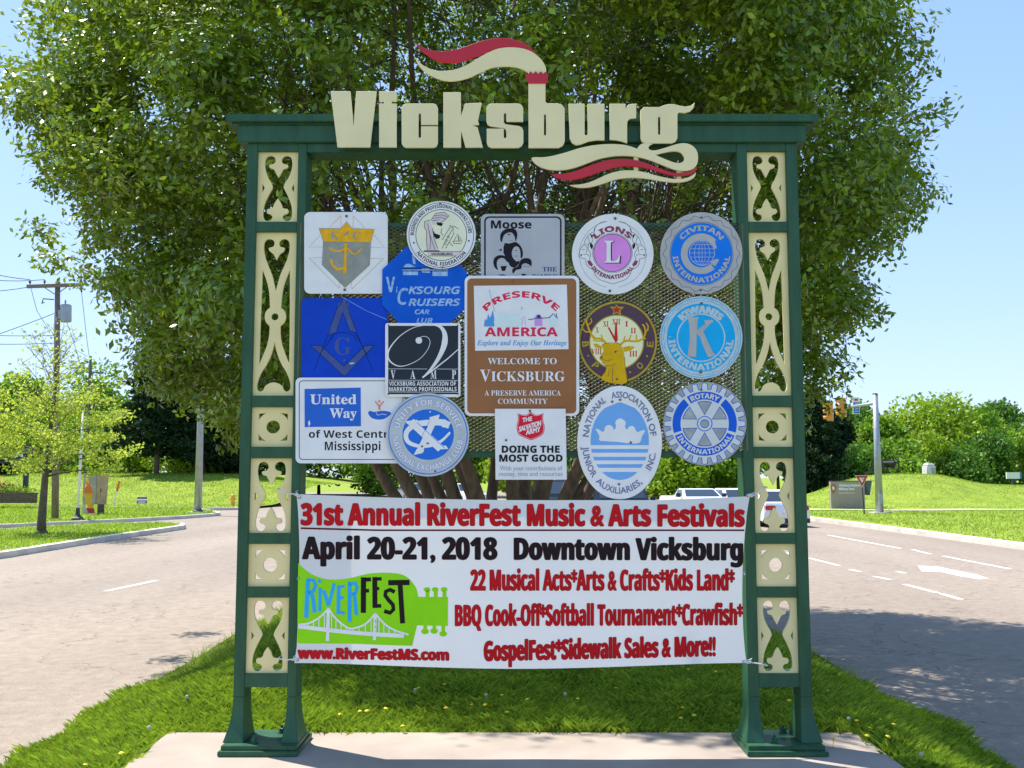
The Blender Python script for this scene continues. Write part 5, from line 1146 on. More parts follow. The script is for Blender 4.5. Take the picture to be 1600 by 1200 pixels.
for ln, wd in (([(118, 850), (124, 700), (130, 600)], 28), ([(126, 606), (165, 606), (178, 640), (165, 675), (130, 692)], 24), ([(148, 680), (165, 740), (172, 815)], 26), ([(208, 655), (206, 808)], 22), ([(230, 672), (262, 772)], 24), ([(262, 772), (300, 625)], 22), ([(328, 640), (325, 826)], 24), ([(325, 650), (366, 645)], 20), ([(325, 722), (360, 719)], 20), ([(325, 814), (366, 818)], 20), ([(398, 616), (398, 876)], 26), ([(398, 630), (436, 626), (446, 655), (436, 690), (400, 700)], 24), ([(428, 690), (443, 832)], 24)):
    a.line(b7(ln), wd / 4.138)
a.disc(*b7([(203, 613)])[0], 2.9, n=12); bput(a, 'blue_lettering', 'bblue', 2)
a = Art()
for ln, wd in (([(488, 588), (487, 818)], 34), ([(488, 604), (537, 601)], 26), ([(488, 676), (524, 674)], 24), ([(561, 586), (562, 786)], 32), ([(561, 600), (605, 597)], 22), ([(561, 662), (590, 660)], 20), ([(561, 774), (603, 772)], 24), ([(690, 683), (660, 668), (632, 680), (628, 705), (650, 735), (678, 765), (682, 795), (660, 818), (622, 806)], 26), ([(648, 623), (786, 621)], 34), ([(724, 621), (741, 886)], 32)): a.line(b7(ln), wd / 4.138)
bput(a, 'black_lettering', 'bblack', 2)
a = Art(); dk = lambda x: 905 + (x - 68) * (968 - 905) / 712 + 9 * math.sin((x - 68) / 712 * math.pi)
a.line(b7([(x, dk(x)) for x in range(66, 783, 36)]), 26 / 4.138); a.line(b7([(262, 788), (255, 1000)]), 22 / 4.138); a.line(b7([(565, 818), (558, 994)]), 20 / 4.138)
cabs = [smooth([(66, 893), (130, 886), (200, 850), (262, 792)], 4, False), smooth([(262, 792), (310, 855), (375, 908), (420, 918), (500, 890), (565, 822)], 4, False), smooth([(565, 822), (620, 885), (690, 930), (780, 958)], 4, False)]
for c_ in cabs:
    a.line(b7(c_), 12 / 4.138)
    for x, y in c_[2::2]:
        if dk(x) - y > 14: a.line(b7([(x, y), (x, dk(x))]), 6 / 4.138)
bput(a, 'bridge_print', 'white', 3)
# eyelets and cords
for x, y in ((466.5, 904), (1162.5, 896), (468, 777), (1168, 774), (464.5, 1031), (1162, 1034)):
    q = at(x, y, BY + byf(x, y)); b = MB(); prof = []
    n_ = 16; vs = []
    for i in range(n_):
        t = 2 * math.pi * i / n_
        for rr_, yy in ((.0042, 0), (.0062, -.002), (.0092, 0)): vs.append((q.x + math.cos(t) * rr_, q.y - .001 + yy, q.z + math.sin(t) * rr_))
    fs = [(i * 3 + k, (i * 3 + 3 + k) % (3 * n_), (i * 3 + 4 + k) % (3 * n_), i * 3 + k + 1) for i in range(n_) for k in (0, 1)]
    b.add(vs, fs); fb(b, 'eyelet', M['steel'], root=BN)
for pts in ([(469, 777), (462, 772), (447, 771), (432, 764)], [(1168, 774), (1176, 775), (1187, 768), (1199, 761)], [(465, 1031), (458, 1030), (448, 1031), (434, 1029)], [(1162, 1034), (1172, 1035), (1186, 1037), (1199, 1040)]):
    b = MB(); ps = [at(x, y, -.036) for x, y in pts]; e = ps[-1].copy(); e.y = .045; ps.append(e); b.tube(ps, .0035, 6)
    for dx, dz in ((.006, .004), (-.004, -.006)): b.tube([ps[1] + Vector((dx, -.004, dz)), ps[1] + Vector((-dx, -.002, -dz)), ps[0] + Vector((0, -.003, 0))], .0036, 6)
    b.tube([ps[0] + Vector((0, 0, .004)), ps[1] + Vector((0, .002, .014)), ps[1] + Vector((.012, .003, .02))], .0026, 5)
    fb(b, 'cord', M['rope'], root=BN, smooth=True)

# ================================================================== STREET FURNITURE AND FAR THINGS
M['wood'] = mat('weathered pole wood', (.20, .16, .14), .9, var=.3, vscale=6, bump=.4, bscale=20, stretch=(6, 6, .5))
M['dark'] = mat('dark metal', (.025, .028, .034), .5); M['tyre'] = mat('tyre rubber', (.02, .02, .022), .85)
M['signalY'] = mat('signal yellow', (.62, .26, .02), .45, var=.08); M['lensR'] = mat('dark red lens', (.10, .01, .01), .15); M['lensY'] = mat('dark amber lens', (.12, .05, .01), .15); M['lensG'] = mat('dark green lens', (.01, .06, .04), .15)
M['signblue'] = mat('street sign blue', (.03, .16, .48), .4); M['yieldred'] = mat('reflective red', (.50, .012, .03), .35); M['offwhite'] = mat('off white', (.72, .72, .70), .5)
M['tan'] = mat('tan sign face', (.33, .27, .22), .7, var=.08); M['slate'] = mat('dark sign edge', (.035, .045, .05), .6); M['stone'] = mat('pale granite', (.60, .59, .57), .8, var=.12, vscale=3, bump=.4, bscale=12)
M['iron'] = mat('cannon iron', (.02, .024, .026), .5, metal=.3); M['cabinet'] = mat('cabinet steel', (.36, .34, .31), .5, var=.15, vscale=2.5); M['cabrust'] = mat('cabinet door', (.42, .30, .19), .6, var=.2, vscale=3)
M['tapey'] = mat('yellow caution tape', (.72, .46, .03), .5, trans=.2); M['orangeV'] = mat('orange plastic', (.70, .17, .02), .5); M['hydrant'] = mat('yellow hydrant', (.70, .36, .03), .5)
M['timber'] = mat('timber edging', (.12, .085, .06), .9, var=.3, vscale=8); M['boardgreen'] = mat('dark board', (.03, .05, .045), .7, var=.2); M['redflower'] = mat('red petals', (.62, .02, .04), .6, island=.3)
M['glass'] = mat('car glass', (.03, .045, .06), .06, spec=.9); M['carwhite'] = mat('white car paint', (.74, .76, .78), .18, spec=.6); M['carblack'] = mat('black car paint', (.012, .016, .024), .15, spec=.7); M['carnavy'] = mat('navy car paint', (.015, .022, .045), .18, spec=.7)
M['carsilver'] = mat('silver car paint', (.42, .45, .48), .25, metal=.4); M['chrome'] = mat('bright trim', (.6, .6, .6), .15, metal=.9); M['taillight'] = mat('tail light', (.45, .01, .01), .2); M['headlight'] = mat('head light', (.55, .56, .56), .1); M['plastic'] = mat('black plastic', (.02, .02, .02), .6)
def tobj(b, name, m, root, **k): return b.build(name, M[m], root, **k)
def lh(x, y): return lawn_h_left(x, y)

# --- power pole with crossarm, insulators, transformer
p = G(86, 811, -.37); PP = empty('power_pole', p); tag(PP, 'tall wooden power pole with a crossarm and a grey transformer, behind the young tree', 'utility pole'); PP.rotation_euler = (0, -.034, 0); k = p.y + CD; sc = k / F
H_ = topz(437, k) - p.z
b = MB(); b.tube([(0, 0, -.3), (0, 0, H_ * .5), (.02, 0, H_)], [.16, .14, .115], 10); tobj(b, 'pole', 'wood', PP, smooth=True)
zc = topz(444, k) - p.z
b = MB(); b.box(-1.28, 1.22, -.20, -.08, zc - .08, zc + .07); tobj(b, 'crossarm', 'wood', PP)
for s_ in (-1, 1): b = MB(); b.tube([(s_ * .52, -.14, zc - .06), (0, -.12, zc - .42)], .022, 5); tobj(b, 'brace', 'wood', PP)
for x_ in (-1.15, -.5, 1.12): b = MB(); b.lathe([(.02, 0), (.02, .06), (.06, .08), (.035, .13), (.06, .15), (.02, .2)], (x_, -.14, zc + .07), 8); tobj(b, 'insulator', 'slate', PP)
b = MB(); b.lathe([(.02, -.36), (.045, -.30), (.025, -.22), (.045, -.15), (.02, -.08)], (1.15, -.14, zc), 8); tobj(b, 'insulator', 'slate', PP)
b = MB(); b.lathe([(.2, 0), (.24, .03), (.24, .72), (.21, .78), (.05, .80)], (.42, -.05, zc - 1.65), 14); b.lathe([(.03, .8), (.05, .9), (.02, 1.0)], (.42, -.1, zc - 1.65), 6); b.box(.1, .2, -.1, 0, zc - 1.5, zc - 1.1); tobj(b, 'transformer', 'steel', PP, smooth=False)
b = MB(); b.tube([(-.1, -.1, zc - .62), (-.55, -.15, zc - .58), (-.6, -.15, zc - .8), (-.5, -.15, zc - .74)], .03, 5); tobj(b, 'fuse_cutout', 'slate', PP)
for pts in ([(1.15, -.14, zc - .35), (1.4, -.1, zc - 2.6), (1.6, 0, zc - 4.2)], [(.5, -.1, zc - 1.7), (.9, 0, zc - 3.0), (1.3, 0, zc - 4.4)], [(-1.1, -.14, zc - .1), (-.85, -.1, zc - 1.1), (-.4, 0, zc - 1.9)]):
    b = MB(); b.tube(pts, .012, 4); tobj(b, 'lead_wire', 'dark', PP)
def wire(a, c, sag, label):
    a, c = Vector(a), Vector(c); n = 10; pts = [a.lerp(c, i / n) - Vector((0, 0, sag * 4 * (i / n) * (1 - i / n))) for i in range(n + 1)]
    r = empty('power_line', pts[0]); tag(r, label, 'wire', 'overhead wires on the left'); b = MB(); b.tube([q - pts[0] for q in pts], .016, 4); tobj(b, 'cable', 'dark', r)
wx = p.x - .36
def off(px, py, d): return Vector((X(px, d), d - CD, topz(py, d)))
wire((wx - 1.15, p.y - .14, p.z + zc + .26), off(-160, 372, 40), .3, 'upper overhead wire leaving the left end of the power pole crossarm')
wire((wx - .5, p.y - .14, p.z + zc + .26), off(-160, 404, 42), .35, 'second overhead wire leaving the power pole crossarm')
wire((wx - 1.12, p.y - .1, p.z + zc - .05), off(-160, 440, 42), .3, 'third overhead wire leaving the end of the crossarm')
wire((wx, p.y, p.z + topz(487, k) - p.z - p.z + p.z), off(-160, 570, 42), .1, 'service wire sloping down to the left from the middle of the pole')
wire((wx, p.y, topz(523, k)), off(-160, 510, 42), .15, 'thin lower telephone wire on the power pole')
wire((wx, p.y, topz(535, k)), off(-160, 527, 42), .15, 'thick lowest telephone cable on the power pole')
# --- small far pole
p = G(137, 800, -.37); d_ = 82; FP = empty('far_utility_pole', (X(137, d_), d_ - CD, .6)); tag(FP, 'dark far utility pole with a single short arm above the trees', 'utility pole'); b = MB(); b.tube([(0, 0, 0), (0, 0, topz(556, d_) - .6)], [.14, .11], 8); tobj(b, 'pole', 'wood', FP); b = MB(); zz_ = topz(582, d_) - .6; b.box(-.6, 1.15, -.2, -.12, zz_ - .05, zz_ + .05); tobj(b, 'crossarm', 'wood', FP)
# --- white pedestrian signal post
p = G(121, 813, -.37); WP = empty('white_signal_post', p); k = p.y + CD; tag(WP, 'slim white metal post on a dark bolted foot, left of the utility cabinet', 'post')
b = MB(); b.tube([(0, 0, .3), (.06, 0, topz(640, k) - p.z)], [.062, .05], 10); tobj(b, 'pole', 'offwhite', WP, smooth=True)
b = MB(); b.lathe([(.26, 0), (.26, .10), (.17, .16), (.10, .24), (.085, .52)], (0, 0, 0), 8); tobj(b, 'foot', 'dark', WP)
# --- big metal lamp mast
p = G(309, 801, -.36); LM = empty('lamp_mast', p); k = p.y + CD; tag(LM, 'tall pale metal lamp mast rising into the leaves near the road corner', 'lamp post')
b = MB(); b.tube([(0, 0, .08), (.0, 0, topz(660, k) - p.z), (-.01, 0, 9.6)], [.20, .165, .10], 12); tobj(b, 'pole', 'steel', LM, smooth=True)
b = MB(); b.box(-.42, .42, -.42, .42, -.15, .05); tobj(b, 'footing', 'kerb', LM); b = MB(); b.lathe([(.27, .05), (.27, .11), (.22, .14)], (0, 0, 0), 12); tobj(b, 'flange', 'slate', LM)
b = MB(); b.tube([(0, 0, 9.5), (.5, -.2, 9.9), (1.8, -.6, 10.1)], .05, 7); tobj(b, 'arm', 'steel', LM); b = MB(); b.box(1.7, 2.4, -.8, -.5, 10.02, 10.16); tobj(b, 'lamp_head', 'steel', LM, bevel=.03)
# --- utility cabinet wrapped with tape
p = G(147, 803, -.37); CB = empty('utility_cabinet', p, .35); k = p.y + CD; tag(CB, 'big grey and brown utility cabinet on concrete legs in the grass, tape hanging beside it', 'cabinet')
sc = k / F; w1, h0, h1 = 17 * sc * .98, (803 - 788) * sc, (803 - 742) * sc
b = MB(); b.box(-w1, w1 * .15, -.35, .35, h0, h1, taper=(-w1 * .98, w1 * .15, -.36, .36)); tobj(b, 'cabinet_body', 'cabinet', CB, bevel=.02)
b = MB(); b.box(w1 * .155, w1 * 1.02, -.37, .33, h0, h1 - .02, taper=(w1 * .155, w1 * 1.12, -.37, .34)); tobj(b, 'cabinet_door', 'cabrust', CB, bevel=.02)
b = MB(); b.box(-w1 * 1.06, w1 * 1.18, -.42, .40, h1 + .002, h1 + .05); tobj(b, 'cabinet_top', 'cabinet', CB, bevel=.01)
b = MB(); b.box(-w1, -w1 * .1, -.34, .34, -.05, h0 - .003); tobj(b, 'concrete_leg', 'kerb', CB); b = MB(); b.box(w1 * .3, w1 * .85, -.34, .3, -.05, h0 - .003); tobj(b, 'concrete_leg', 'timber', CB)
b = MB(); b.box(w1 * .5, w1 * .56, -.40, -.372, h0 + .6, h0 + .78); tobj(b, 'handle', 'dark', CB)
def tape(px0, py0, px1, py1, d, wd, label, mats):
    r = empty('marker_tape', off(px1, py1, d)); tag(r, label, 'tape'); n = 8
    for i in range(n):
        a_, c_ = i / n, (i + 1) / n; f = lambda t: off(px0 + (px1 - px0) * t ** 1.2 + 1.2 * math.sin(t * 7), py0 + (py1 - py0) * t, d) - r.location
        A_, B_ = f(a_), f(c_); b = MB(); w0, w1_ = wd * (.5 + math.sin(a_ * 3.14) * .7), wd * (.5 + math.sin(c_ * 3.14) * .7); y0, y1 = .1 * math.sin(i * 1.7), .1 * math.sin(i * 1.7 + 1.7)
        b.add([A_ + Vector((-w0, y0, 0)), A_ + Vector((w0, -y0, 0)), B_ + Vector((w1_, -y1, 0)), B_ + Vector((-w1_, y1, 0))], [(0, 1, 2, 3)]); b.add([A_ + Vector((-w0, y0 + .004, 0)), A_ + Vector((w0, -y0 + .004, 0)), B_ + Vector((w1_, -y1 + .004, 0)), B_ + Vector((-w1_, y1 + .004, 0))], [(3, 2, 1, 0)])
        tobj(b, 'tape_length', mats[i % len(mats)], r)
tape(138, 747, 150, 809, k - 1.6, .16, 'orange and yellow caution tape hanging in front of the utility cabinet', ['tapey', 'orangeV', 'orangeV', 'tapey', 'tapey', 'tapey', 'yieldred', 'offwhite'])
p = G(178, 788, -.30); MP = empty('marker_post', p); tag(MP, 'slim orange-topped white marker post leaning right of the utility cabinet', 'post'); sc = (p.y + CD) / F
b = MB(); b.tube([(0, 0, 0), (4 * sc, 0, 20 * sc)], .05, 6); tobj(b, 'post', 'offwhite', MP); b = MB(); b.tube([(4.2 * sc, 0, 20.2 * sc), (4.6 * sc, 0, 23 * sc)], .055, 6); tobj(b, 'band', 'dark', MP); b = MB(); b.tube([(4.8 * sc, 0, 23.2 * sc), (7 * sc, 0, 36 * sc)], .085, 6); tobj(b, 'orange_cap', 'orangeV', MP)
p = G(222, 789, -.30); YS = empty('yard_sign', p, -.1); tag(YS, 'small black and white yard sign stuck low in the grass', 'sign'); sc = (p.y + CD) / F
b = MB(); b.box(-8.5 * sc, 8.5 * sc, -.03, .03, 2 * sc, 12.5 * sc); tobj(b, 'panel', 'offwhite', YS); b = MB(); b.box(-8 * sc, 8 * sc, -.04, -.032, 9.5 * sc, 12 * sc); tobj(b, 'dark_band', 'slate', YS); b = MB(); b.box(-8 * sc, 8 * sc, -.04, -.032, 2.6 * sc, 6.8 * sc); tobj(b, 'dark_band', 'slate', YS)
b = MB(); b.box(-6 * sc, 6 * sc, -.045, -.041, 3.8 * sc, 5.4 * sc); tobj(b, 'worn_print', 'offwhite', YS)
for s_ in (-1, 1): b = MB(); b.tube([(s_ * 5 * sc, 0, 0), (s_ * 5 * sc, 0, 2 * sc)], .02, 4); tobj(b, 'stake', 'dark', YS)
p = G(363.5, 791, -.36); HY = empty('fire_hydrant', p); tag(HY, 'small yellow fire hydrant by the road, beside the left sign post', 'hydrant'); b = MB(); b.lathe([(.17, 0), (.17, .06), (.12, .08), (.12, .55), (.15, .57), (.13, .7), (.05, .78), (.04, .83)], (0, 0, 0), 10); tobj(b, 'barrel', 'hydrant', HY)
for s_ in (-1, 1): b = MB(); b.lathe([(.06, s_ * .11), (.06, s_ * .2), (.03, s_ * .23)], (0, 0, .45), 8, 'x'); tobj(b, 'nozzle', 'hydrant', HY)
# --- dark notice board with planter on the left bank
d_ = 60; NB = empty('notice_board', off(10, 778, d_)); tag(NB, 'dark wooden notice board with pale worn lettering at the left picture edge', 'sign'); sc = d_ / F
b = MB(); b.box(31 * sc, 37 * sc, -.12, .12, -.2, 82 * sc); tobj(b, 'post', 'slate', NB); b = MB(); b.box(-70 * sc, -64 * sc, -.12, .12, -.2, 82 * sc); tobj(b, 'post', 'slate', NB)
b = MB(); b.box(-63 * sc, 30 * sc, -.08, .08, 60 * sc, 74 * sc); tobj(b, 'board', 'boardgreen', NB); b = MB(); b.box(-63 * sc, 30 * sc, -.08, .08, 54 * sc, 58 * sc); tobj(b, 'rail', 'boardgreen', NB)
b = MB(); b.box(29 * sc, 47 * sc, -.14, .14, 68 * sc, 83 * sc, taper=(29 * sc, 43 * sc, -.14, .14)); tobj(b, 'bracket', 'slate', NB)
a = Art(); a.text('ON', 12, 36, 714, 6.5, 'sb', .2); o = a.build('worn_lettering', M['offwhite'], NB, d_ - CD - .10)
TE = empty('timber_edging', off(0, 779, 58)); tag(TE, 'low brown timber edging in front of the notice board', 'edging')
for i in range(7):
    b = MB(); x0 = (-120 + i * 26) * 58 / F; b.box(x0 + .01, x0 + 26 * 58 / F - .01, -.12, .12, -.25, .36 + .015 * (i % 3)); tobj(b, 'timber', 'timber', TE)
RF = empty('flower_bush', off(-4, 770, 59)); tag(RF, 'red flowering bush at the left edge inside the timber edging', 'bush'); P_ = rng.normal(size=(500, 3)) * np.array([.45, .3, .14]) + np.array([0, 0, .42]); V, Fc = leafset(P_, .10, .09); npmesh('blossoms', V, Fc, M['redflower'], RF); P_ = rng.normal(size=(1400, 3)) * np.array([.6, .35, .16]) + np.array([.1, 0, .18]); V, Fc = leafset(P_, .12, .07); npmesh('foliage', V, Fc, M['leafM'], RF)
b = MB(); b.tube([(0, 0, -.2), (0, 0, .3)], .03, 5); tobj(b, 'stem', 'darkbark', RF)
PB = empty('low_bush', off(24, 770, 59)); tag(PB, 'pale green low bush between the red flowers and the notice board post', 'bush'); P_ = rng.normal(size=(1800, 3)) * np.array([.55, .3, .10]) + np.array([0, 0, .12]); V, Fc = leafset(P_, .13, .08); npmesh('foliage', V, Fc, M['leafL'], PB); b = MB(); b.tube([(0, 0, -.2), (0, 0, .2)], .03, 5); tobj(b, 'stem', 'darkbark', PB)

# --- signal mast on the right
p = G(1374.5, 802, -.36); SM = empty('signal_mast', p); k = p.y + CD; tag(SM, 'tall pale metal signal mast with a long arm, right of the green sign', 'signal mast'); tz = topz(617, k) - p.z
b = MB(); b.tube([(0, 0, .05), (-.02, 0, tz)], [.20, .125], 12); tobj(b, 'pole', 'steel', SM, smooth=True)
b = MB(); b.lathe([(.13, tz), (.13, tz + .07)], (-.02, 0, 0), 10); tobj(b, 'cap', 'slate', SM); b = MB(); b.box(-.42, .42, -.42, .42, -.1, .06); tobj(b, 'footing', 'kerb', SM); b = MB(); b.box(-.1, .1, -.28, -.19, .5, 1.0); tobj(b, 'access_cover', 'steel', SM)
az_ = topz(630, k) - p.z; bx_ = X(1302, k + 9.2) - p.x; bz_ = topz(643, k + 9.2) - p.z
b = MB(); b.tube([(0, .12, az_), (bx_ * .5, 4.6, (az_ + bz_) / 2 + .06), (bx_, 9.2, bz_)], [.085, .07, .05], 8); tobj(b, 'arm', 'steel', SM, smooth=True)
def head(t, zoff, lab):
    r = empty('traffic_light', Vector((p.x + bx_ * t - .28, p.y + 9.2 * t - .2, p.z + az_ + (bz_ - az_) * t + zoff)), -.5); tag(r, lab, 'traffic light', 'yellow traffic lights on the mast arm')
    for i in range(3):
        z0 = .36 - i * .36; b = MB(); b.box(-.17, .17, -.19, .19, z0 - .175, z0 + .175); tobj(b, 'housing', 'signalY', r, bevel=.02)
        b = MB(); n_ = 10
        for rr_, s_ in ((.135, 1), (.125, -1)):
            ring0 = [(-.172, rr_ * math.cos(R(t_)), z0 + rr_ * math.sin(R(t_))) for t_ in np.linspace(-30, 210, n_)]; ring1 = [(-.42 + .05 * abs(math.cos(R(t_))), rr_ * math.cos(R(t_)), z0 + rr_ * math.sin(R(t_))) for t_ in np.linspace(-30, 210, n_)]
            b.add(ring0 + ring1, [(i_, i_ + 1, n_ + i_ + 1, n_ + i_) for i_ in range(n_ - 1)])
        tobj(b, 'visor', 'signalY', r); b = MB(); b.lathe([(.12, -.176), (.06, -.20)], (0, 0, z0), 12, 'x'); tobj(b, 'lens', ('lensR', 'lensY', 'lensG')[i], r)
    b = MB(); b.box(-.03, .03, -.03, .03, .537, .75); tobj(b, 'hanger', 'steel', r)
head(.98, -.05, 'yellow traffic light hanging at the far left end of the mast arm'); head(.64, .05, 'yellow traffic light on the mast arm just left of the blue street sign')
q = off(1339, 634, k + 4.4); SN = empty('street_name_sign', q); tag(SN, 'white and blue hanging sign on the mast arm between traffic light and mast', 'sign')
b = MB(); b.box(-.19, .19, -.02, .02, -.46, .46); tobj(b, 'panel', 'offwhite', SN); b = MB(); b.box(-.16, .16, -.03, -.022, -.43, .18); tobj(b, 'blue_field', 'signblue', SN)
b = MB()
for i in range(4): b.add([(-.10 + .03 * (i % 2), -.034, -.36 + i * .14), (.10, -.034, -.31 + i * .14), (.10, -.034, -.28 + i * .14), (-.10, -.034, -.33 + i * .14)], [(0, 1, 2, 3)])
tobj(b, 'print', 'offwhite', SN); b = MB(); b.box(-.09, .09, -.03, -.022, .26, .38); tobj(b, 'pale_logo', 'uworange' if False else 'pred', SN)
# --- yield sign
p = G(1351, 804, -.36); YI = empty('yield_sign', p); k = p.y + CD; sc = k / F; tag(YI, 'red and white triangular yield sign on a thin post before the brown park sign', 'road sign')
b = MB(); b.tube([(0, .04, 0), (-.05, .04, 38 * sc), (-.08, .04, 60 * sc)], .028, 6); tobj(b, 'post', 'dark', YI)
def tri(s_, y, nm, m_, th=.004):
    c_ = Vector((-.08, 0, 54 * sc)); h = 10.5 * sc * s_; rds = [(-h, .62 * h * 1.0), (h, .62 * h), (0, -1.18 * h)]; b = MB()
    b.add([(c_.x + x, y, c_.z + z) for x, z in rds] + [(c_.x + x, y + th, c_.z + z) for x, z in rds], [(0, 1, 2), (5, 4, 3), (0, 3, 4, 1), (1, 4, 5, 2), (2, 5, 3, 0)]); tobj(b, nm, m_, YI)
tri(1.0, 0, 'plate', 'offwhite'); tri(.90, -.006, 'red_border', 'yieldred'); tri(.42, -.012, 'white_centre', 'offwhite')
a = Art(); cxy = (1349.2, 748.6); a.text('YIELD', 1346.4, 1352, 749.6, 1.8, 'sb'); a.build('lettering', M['yieldred'], YI, k - CD - .02)
# --- park entrance sign
k = 58.5; PS = empty('park_entrance_sign', off(1328, 781, k)); sc = k / F; tag(PS, 'low brown park entrance sign with arrowhead emblem, on the grass slope behind the yield sign', 'sign')
b = MB(); b.box(-32.5 * sc, 20 * sc, 0, .35, -.6, 29 * sc); tobj(b, 'sign_face', 'tan', PS, bevel=.02)
b = MB(); x0, x1 = 20.2 * sc, 44 * sc; b.add([(x0, .02, 8 * sc), (x0 + .3, .02, 7.5 * sc), (x1 - .35, .9, 17 * sc), (x1, 1.3, 29 * sc), (x0, .02, 29 * sc), (x0, .4, 8 * sc), (x0 + .3, .4, 7.5 * sc), (x1 - .35, 1.28, 17 * sc), (x1, 1.7, 29 * sc), (x0, .4, 29 * sc)], [(0, 1, 2, 3, 4), (9, 8, 7, 6, 5), (0, 5, 6, 1), (1, 6, 7, 2), (2, 7, 8, 3), (3, 8, 9, 4), (4, 9, 5, 0)]); tobj(b, 'side_wing', 'slate', PS)
b = MB(); b.box(-33 * sc, 44 * sc, -.03, .3, 29 * sc + .003, 30 * sc); tobj(b, 'cap', 'slate', PS)
a = Art(); a.poly([(1297.5, 760.5), (1299, 757), (1302, 756), (1305.5, 757.5), (1307, 761), (1305.5, 767), (1302.8, 772), (1299.5, 768)]); a.build('emblem', M['brown'], PS, k - CD - .01)
a = Art(); a.poly([(1300, 761), (1302, 759.5), (1304, 762), (1303.5, 766), (1301, 765)]); a.build('emblem_mark', M['offwhite'], PS, k - CD - .014)
a = Art(); a.text('Vicksburg National', 1310.5, 1344, 760.2, 4.0, 'sb', .15); a.build('lettering', M['offwhite'], PS, k - CD - .01); a = Art(); a.text('Military Park', 1310.5, 1335, 766, 4.0, 'sb', .15); a.build('lettering', M['offwhite'], PS, k - CD - .01); a = Art(); a.text('National Park Service', 1310.5, 1335, 771, 1.6, 'n', .1); a.build('lettering', M['offwhite'], PS, k - CD - .01)
# --- cannon
k = 74; q = off(1381, 742.5, k); CN = empty('cannon', (q.x, q.y, lawn_h_right(q.x, q.y) - .03), .35); tag(CN, 'dark field cannon with two spoked wheels on top of the grass mound', 'cannon')
for s_ in (-1, 1):
    W_ = empty; b = MB(); R_ = .68; n_ = 22; x_ = s_ * .72
    b.lathe([(R_ - .07, -.04), (R_, -.04), (R_, .04), (R_ - .07, .04), (R_ - .07, -.04)], (x_, 0, R_), n_, 'x') if False else None
    vs = []; 
    for i in range(n_):
        t = 2 * math.pi * i / n_
        for rr_, xx in ((R_, -.04), (R_, .04), (R_ - .08, .04), (R_ - .08, -.04)): vs.append((x_ + xx, math.cos(t) * rr_, R_ + math.sin(t) * rr_))
    b.add(vs, [(i * 4 + j, i * 4 + (j + 1) % 4, ((i + 1) % n_) * 4 + (j + 1) % 4, ((i + 1) % n_) * 4 + j) for i in range(n_) for j in range(4)]); wh = tobj(b, 'wheel', 'iron', CN)
    b = MB(); b.lathe([(.10, -.14), (.10, .14)], (x_, 0, R_), 10, 'x'); o = tobj(b, 'hub', 'iron', wh)
    for i in range(12):
        t = 2 * math.pi * i / 12; b = MB(); b.tube([(x_, math.cos(t) * .08, R_ + math.sin(t) * .08), (x_, math.cos(t) * (R_ - .07), R_ + math.sin(t) * (R_ - .07))], .022, 4); tobj(b, 'spoke', 'iron', wh)
b = MB(); b.tube([(-.75, 0, .68), (.75, 0, .68)], .06, 8); tobj(b, 'axle', 'iron', CN)
b = MB(); b.lathe([(.05, .98), (.09, .94), (.15, .88), (.19, .8), (.18, .2), (.14, -.9), (.17, -1.0), (.16, -1.06), (.08, -1.06)], (0, 0, .86), 14, 'y'); tobj(b, 'barrel', 'iron', CN, smooth=True)
for s_ in (-1, 1): b = MB(); b.box(s_ * .24 - .05, s_ * .24 + .05, -.3, .5, .55, .84); tobj(b, 'cheek', 'iron', CN)
b = MB(); b.add([(-.12, .3, .5), (.12, .3, .5), (.12, .3, .7), (-.12, .3, .7), (-.1, 2.2, .02), (.1, 2.2, .02), (.1, 2.2, .2), (-.1, 2.2, .2)], [(0, 1, 2, 3), (7, 6, 5, 4), (0, 4, 5, 1), (1, 5, 6, 2), (2, 6, 7, 3), (3, 7, 4, 0)]); tobj(b, 'trail', 'iron', CN)
# --- monument
k = 75; q = off(1449, 742.5, k); MO = empty('stone_monument', (q.x, q.y, lawn_h_right(q.x, q.y) - .05), .25); sc = k / F; tag(MO, 'pale granite monument with a small dark tablet on the grass mound', 'monument')
b = MB(); h = 19.5 * sc; w0 = 8.2 * sc; b.box(-w0, w0, -.35, .35, 0, h * .78, taper=(-w0 * .98, w0 * .98, -.32, .32)); b.box(-w0 * .98, w0 * .98, -.32, .32, h * .78 + .002, h, taper=(-w0 * .6, w0 * .6, -.2, .2)); tobj(b, 'stone', 'stone', MO, bevel=.05)
b = MB(); b.box(w0 * .0, w0 * .8, -.37, -.345, h * .05, h * .6); tobj(b, 'tablet', 'cabinet', MO)
# --- small white panel at right
k = 76; q = off(1580, 757, k); IP = empty('information_panel', (q.x, q.y, lawn_h_right(q.x, q.y) - .05)); sc = k / F; tag(IP, 'small white information panel on a dark leg near the right edge', 'panel'); z0 = CH + (745 - 748) * sc - IP.location.z
b = MB(); b.box(-11 * sc, 9.5 * sc, -.06, .06, z0, z0 + 10 * sc); tobj(b, 'panel', 'offwhite', IP); b = MB(); b.box(9.6 * sc, 12.4 * sc, -.05, .3, z0, z0 + 10 * sc); tobj(b, 'side', 'signblue', IP); b = MB(); b.box(-2 * sc, 2.5 * sc, 0, .12, 0, z0 - .003); tobj(b, 'leg', 'slate', IP)

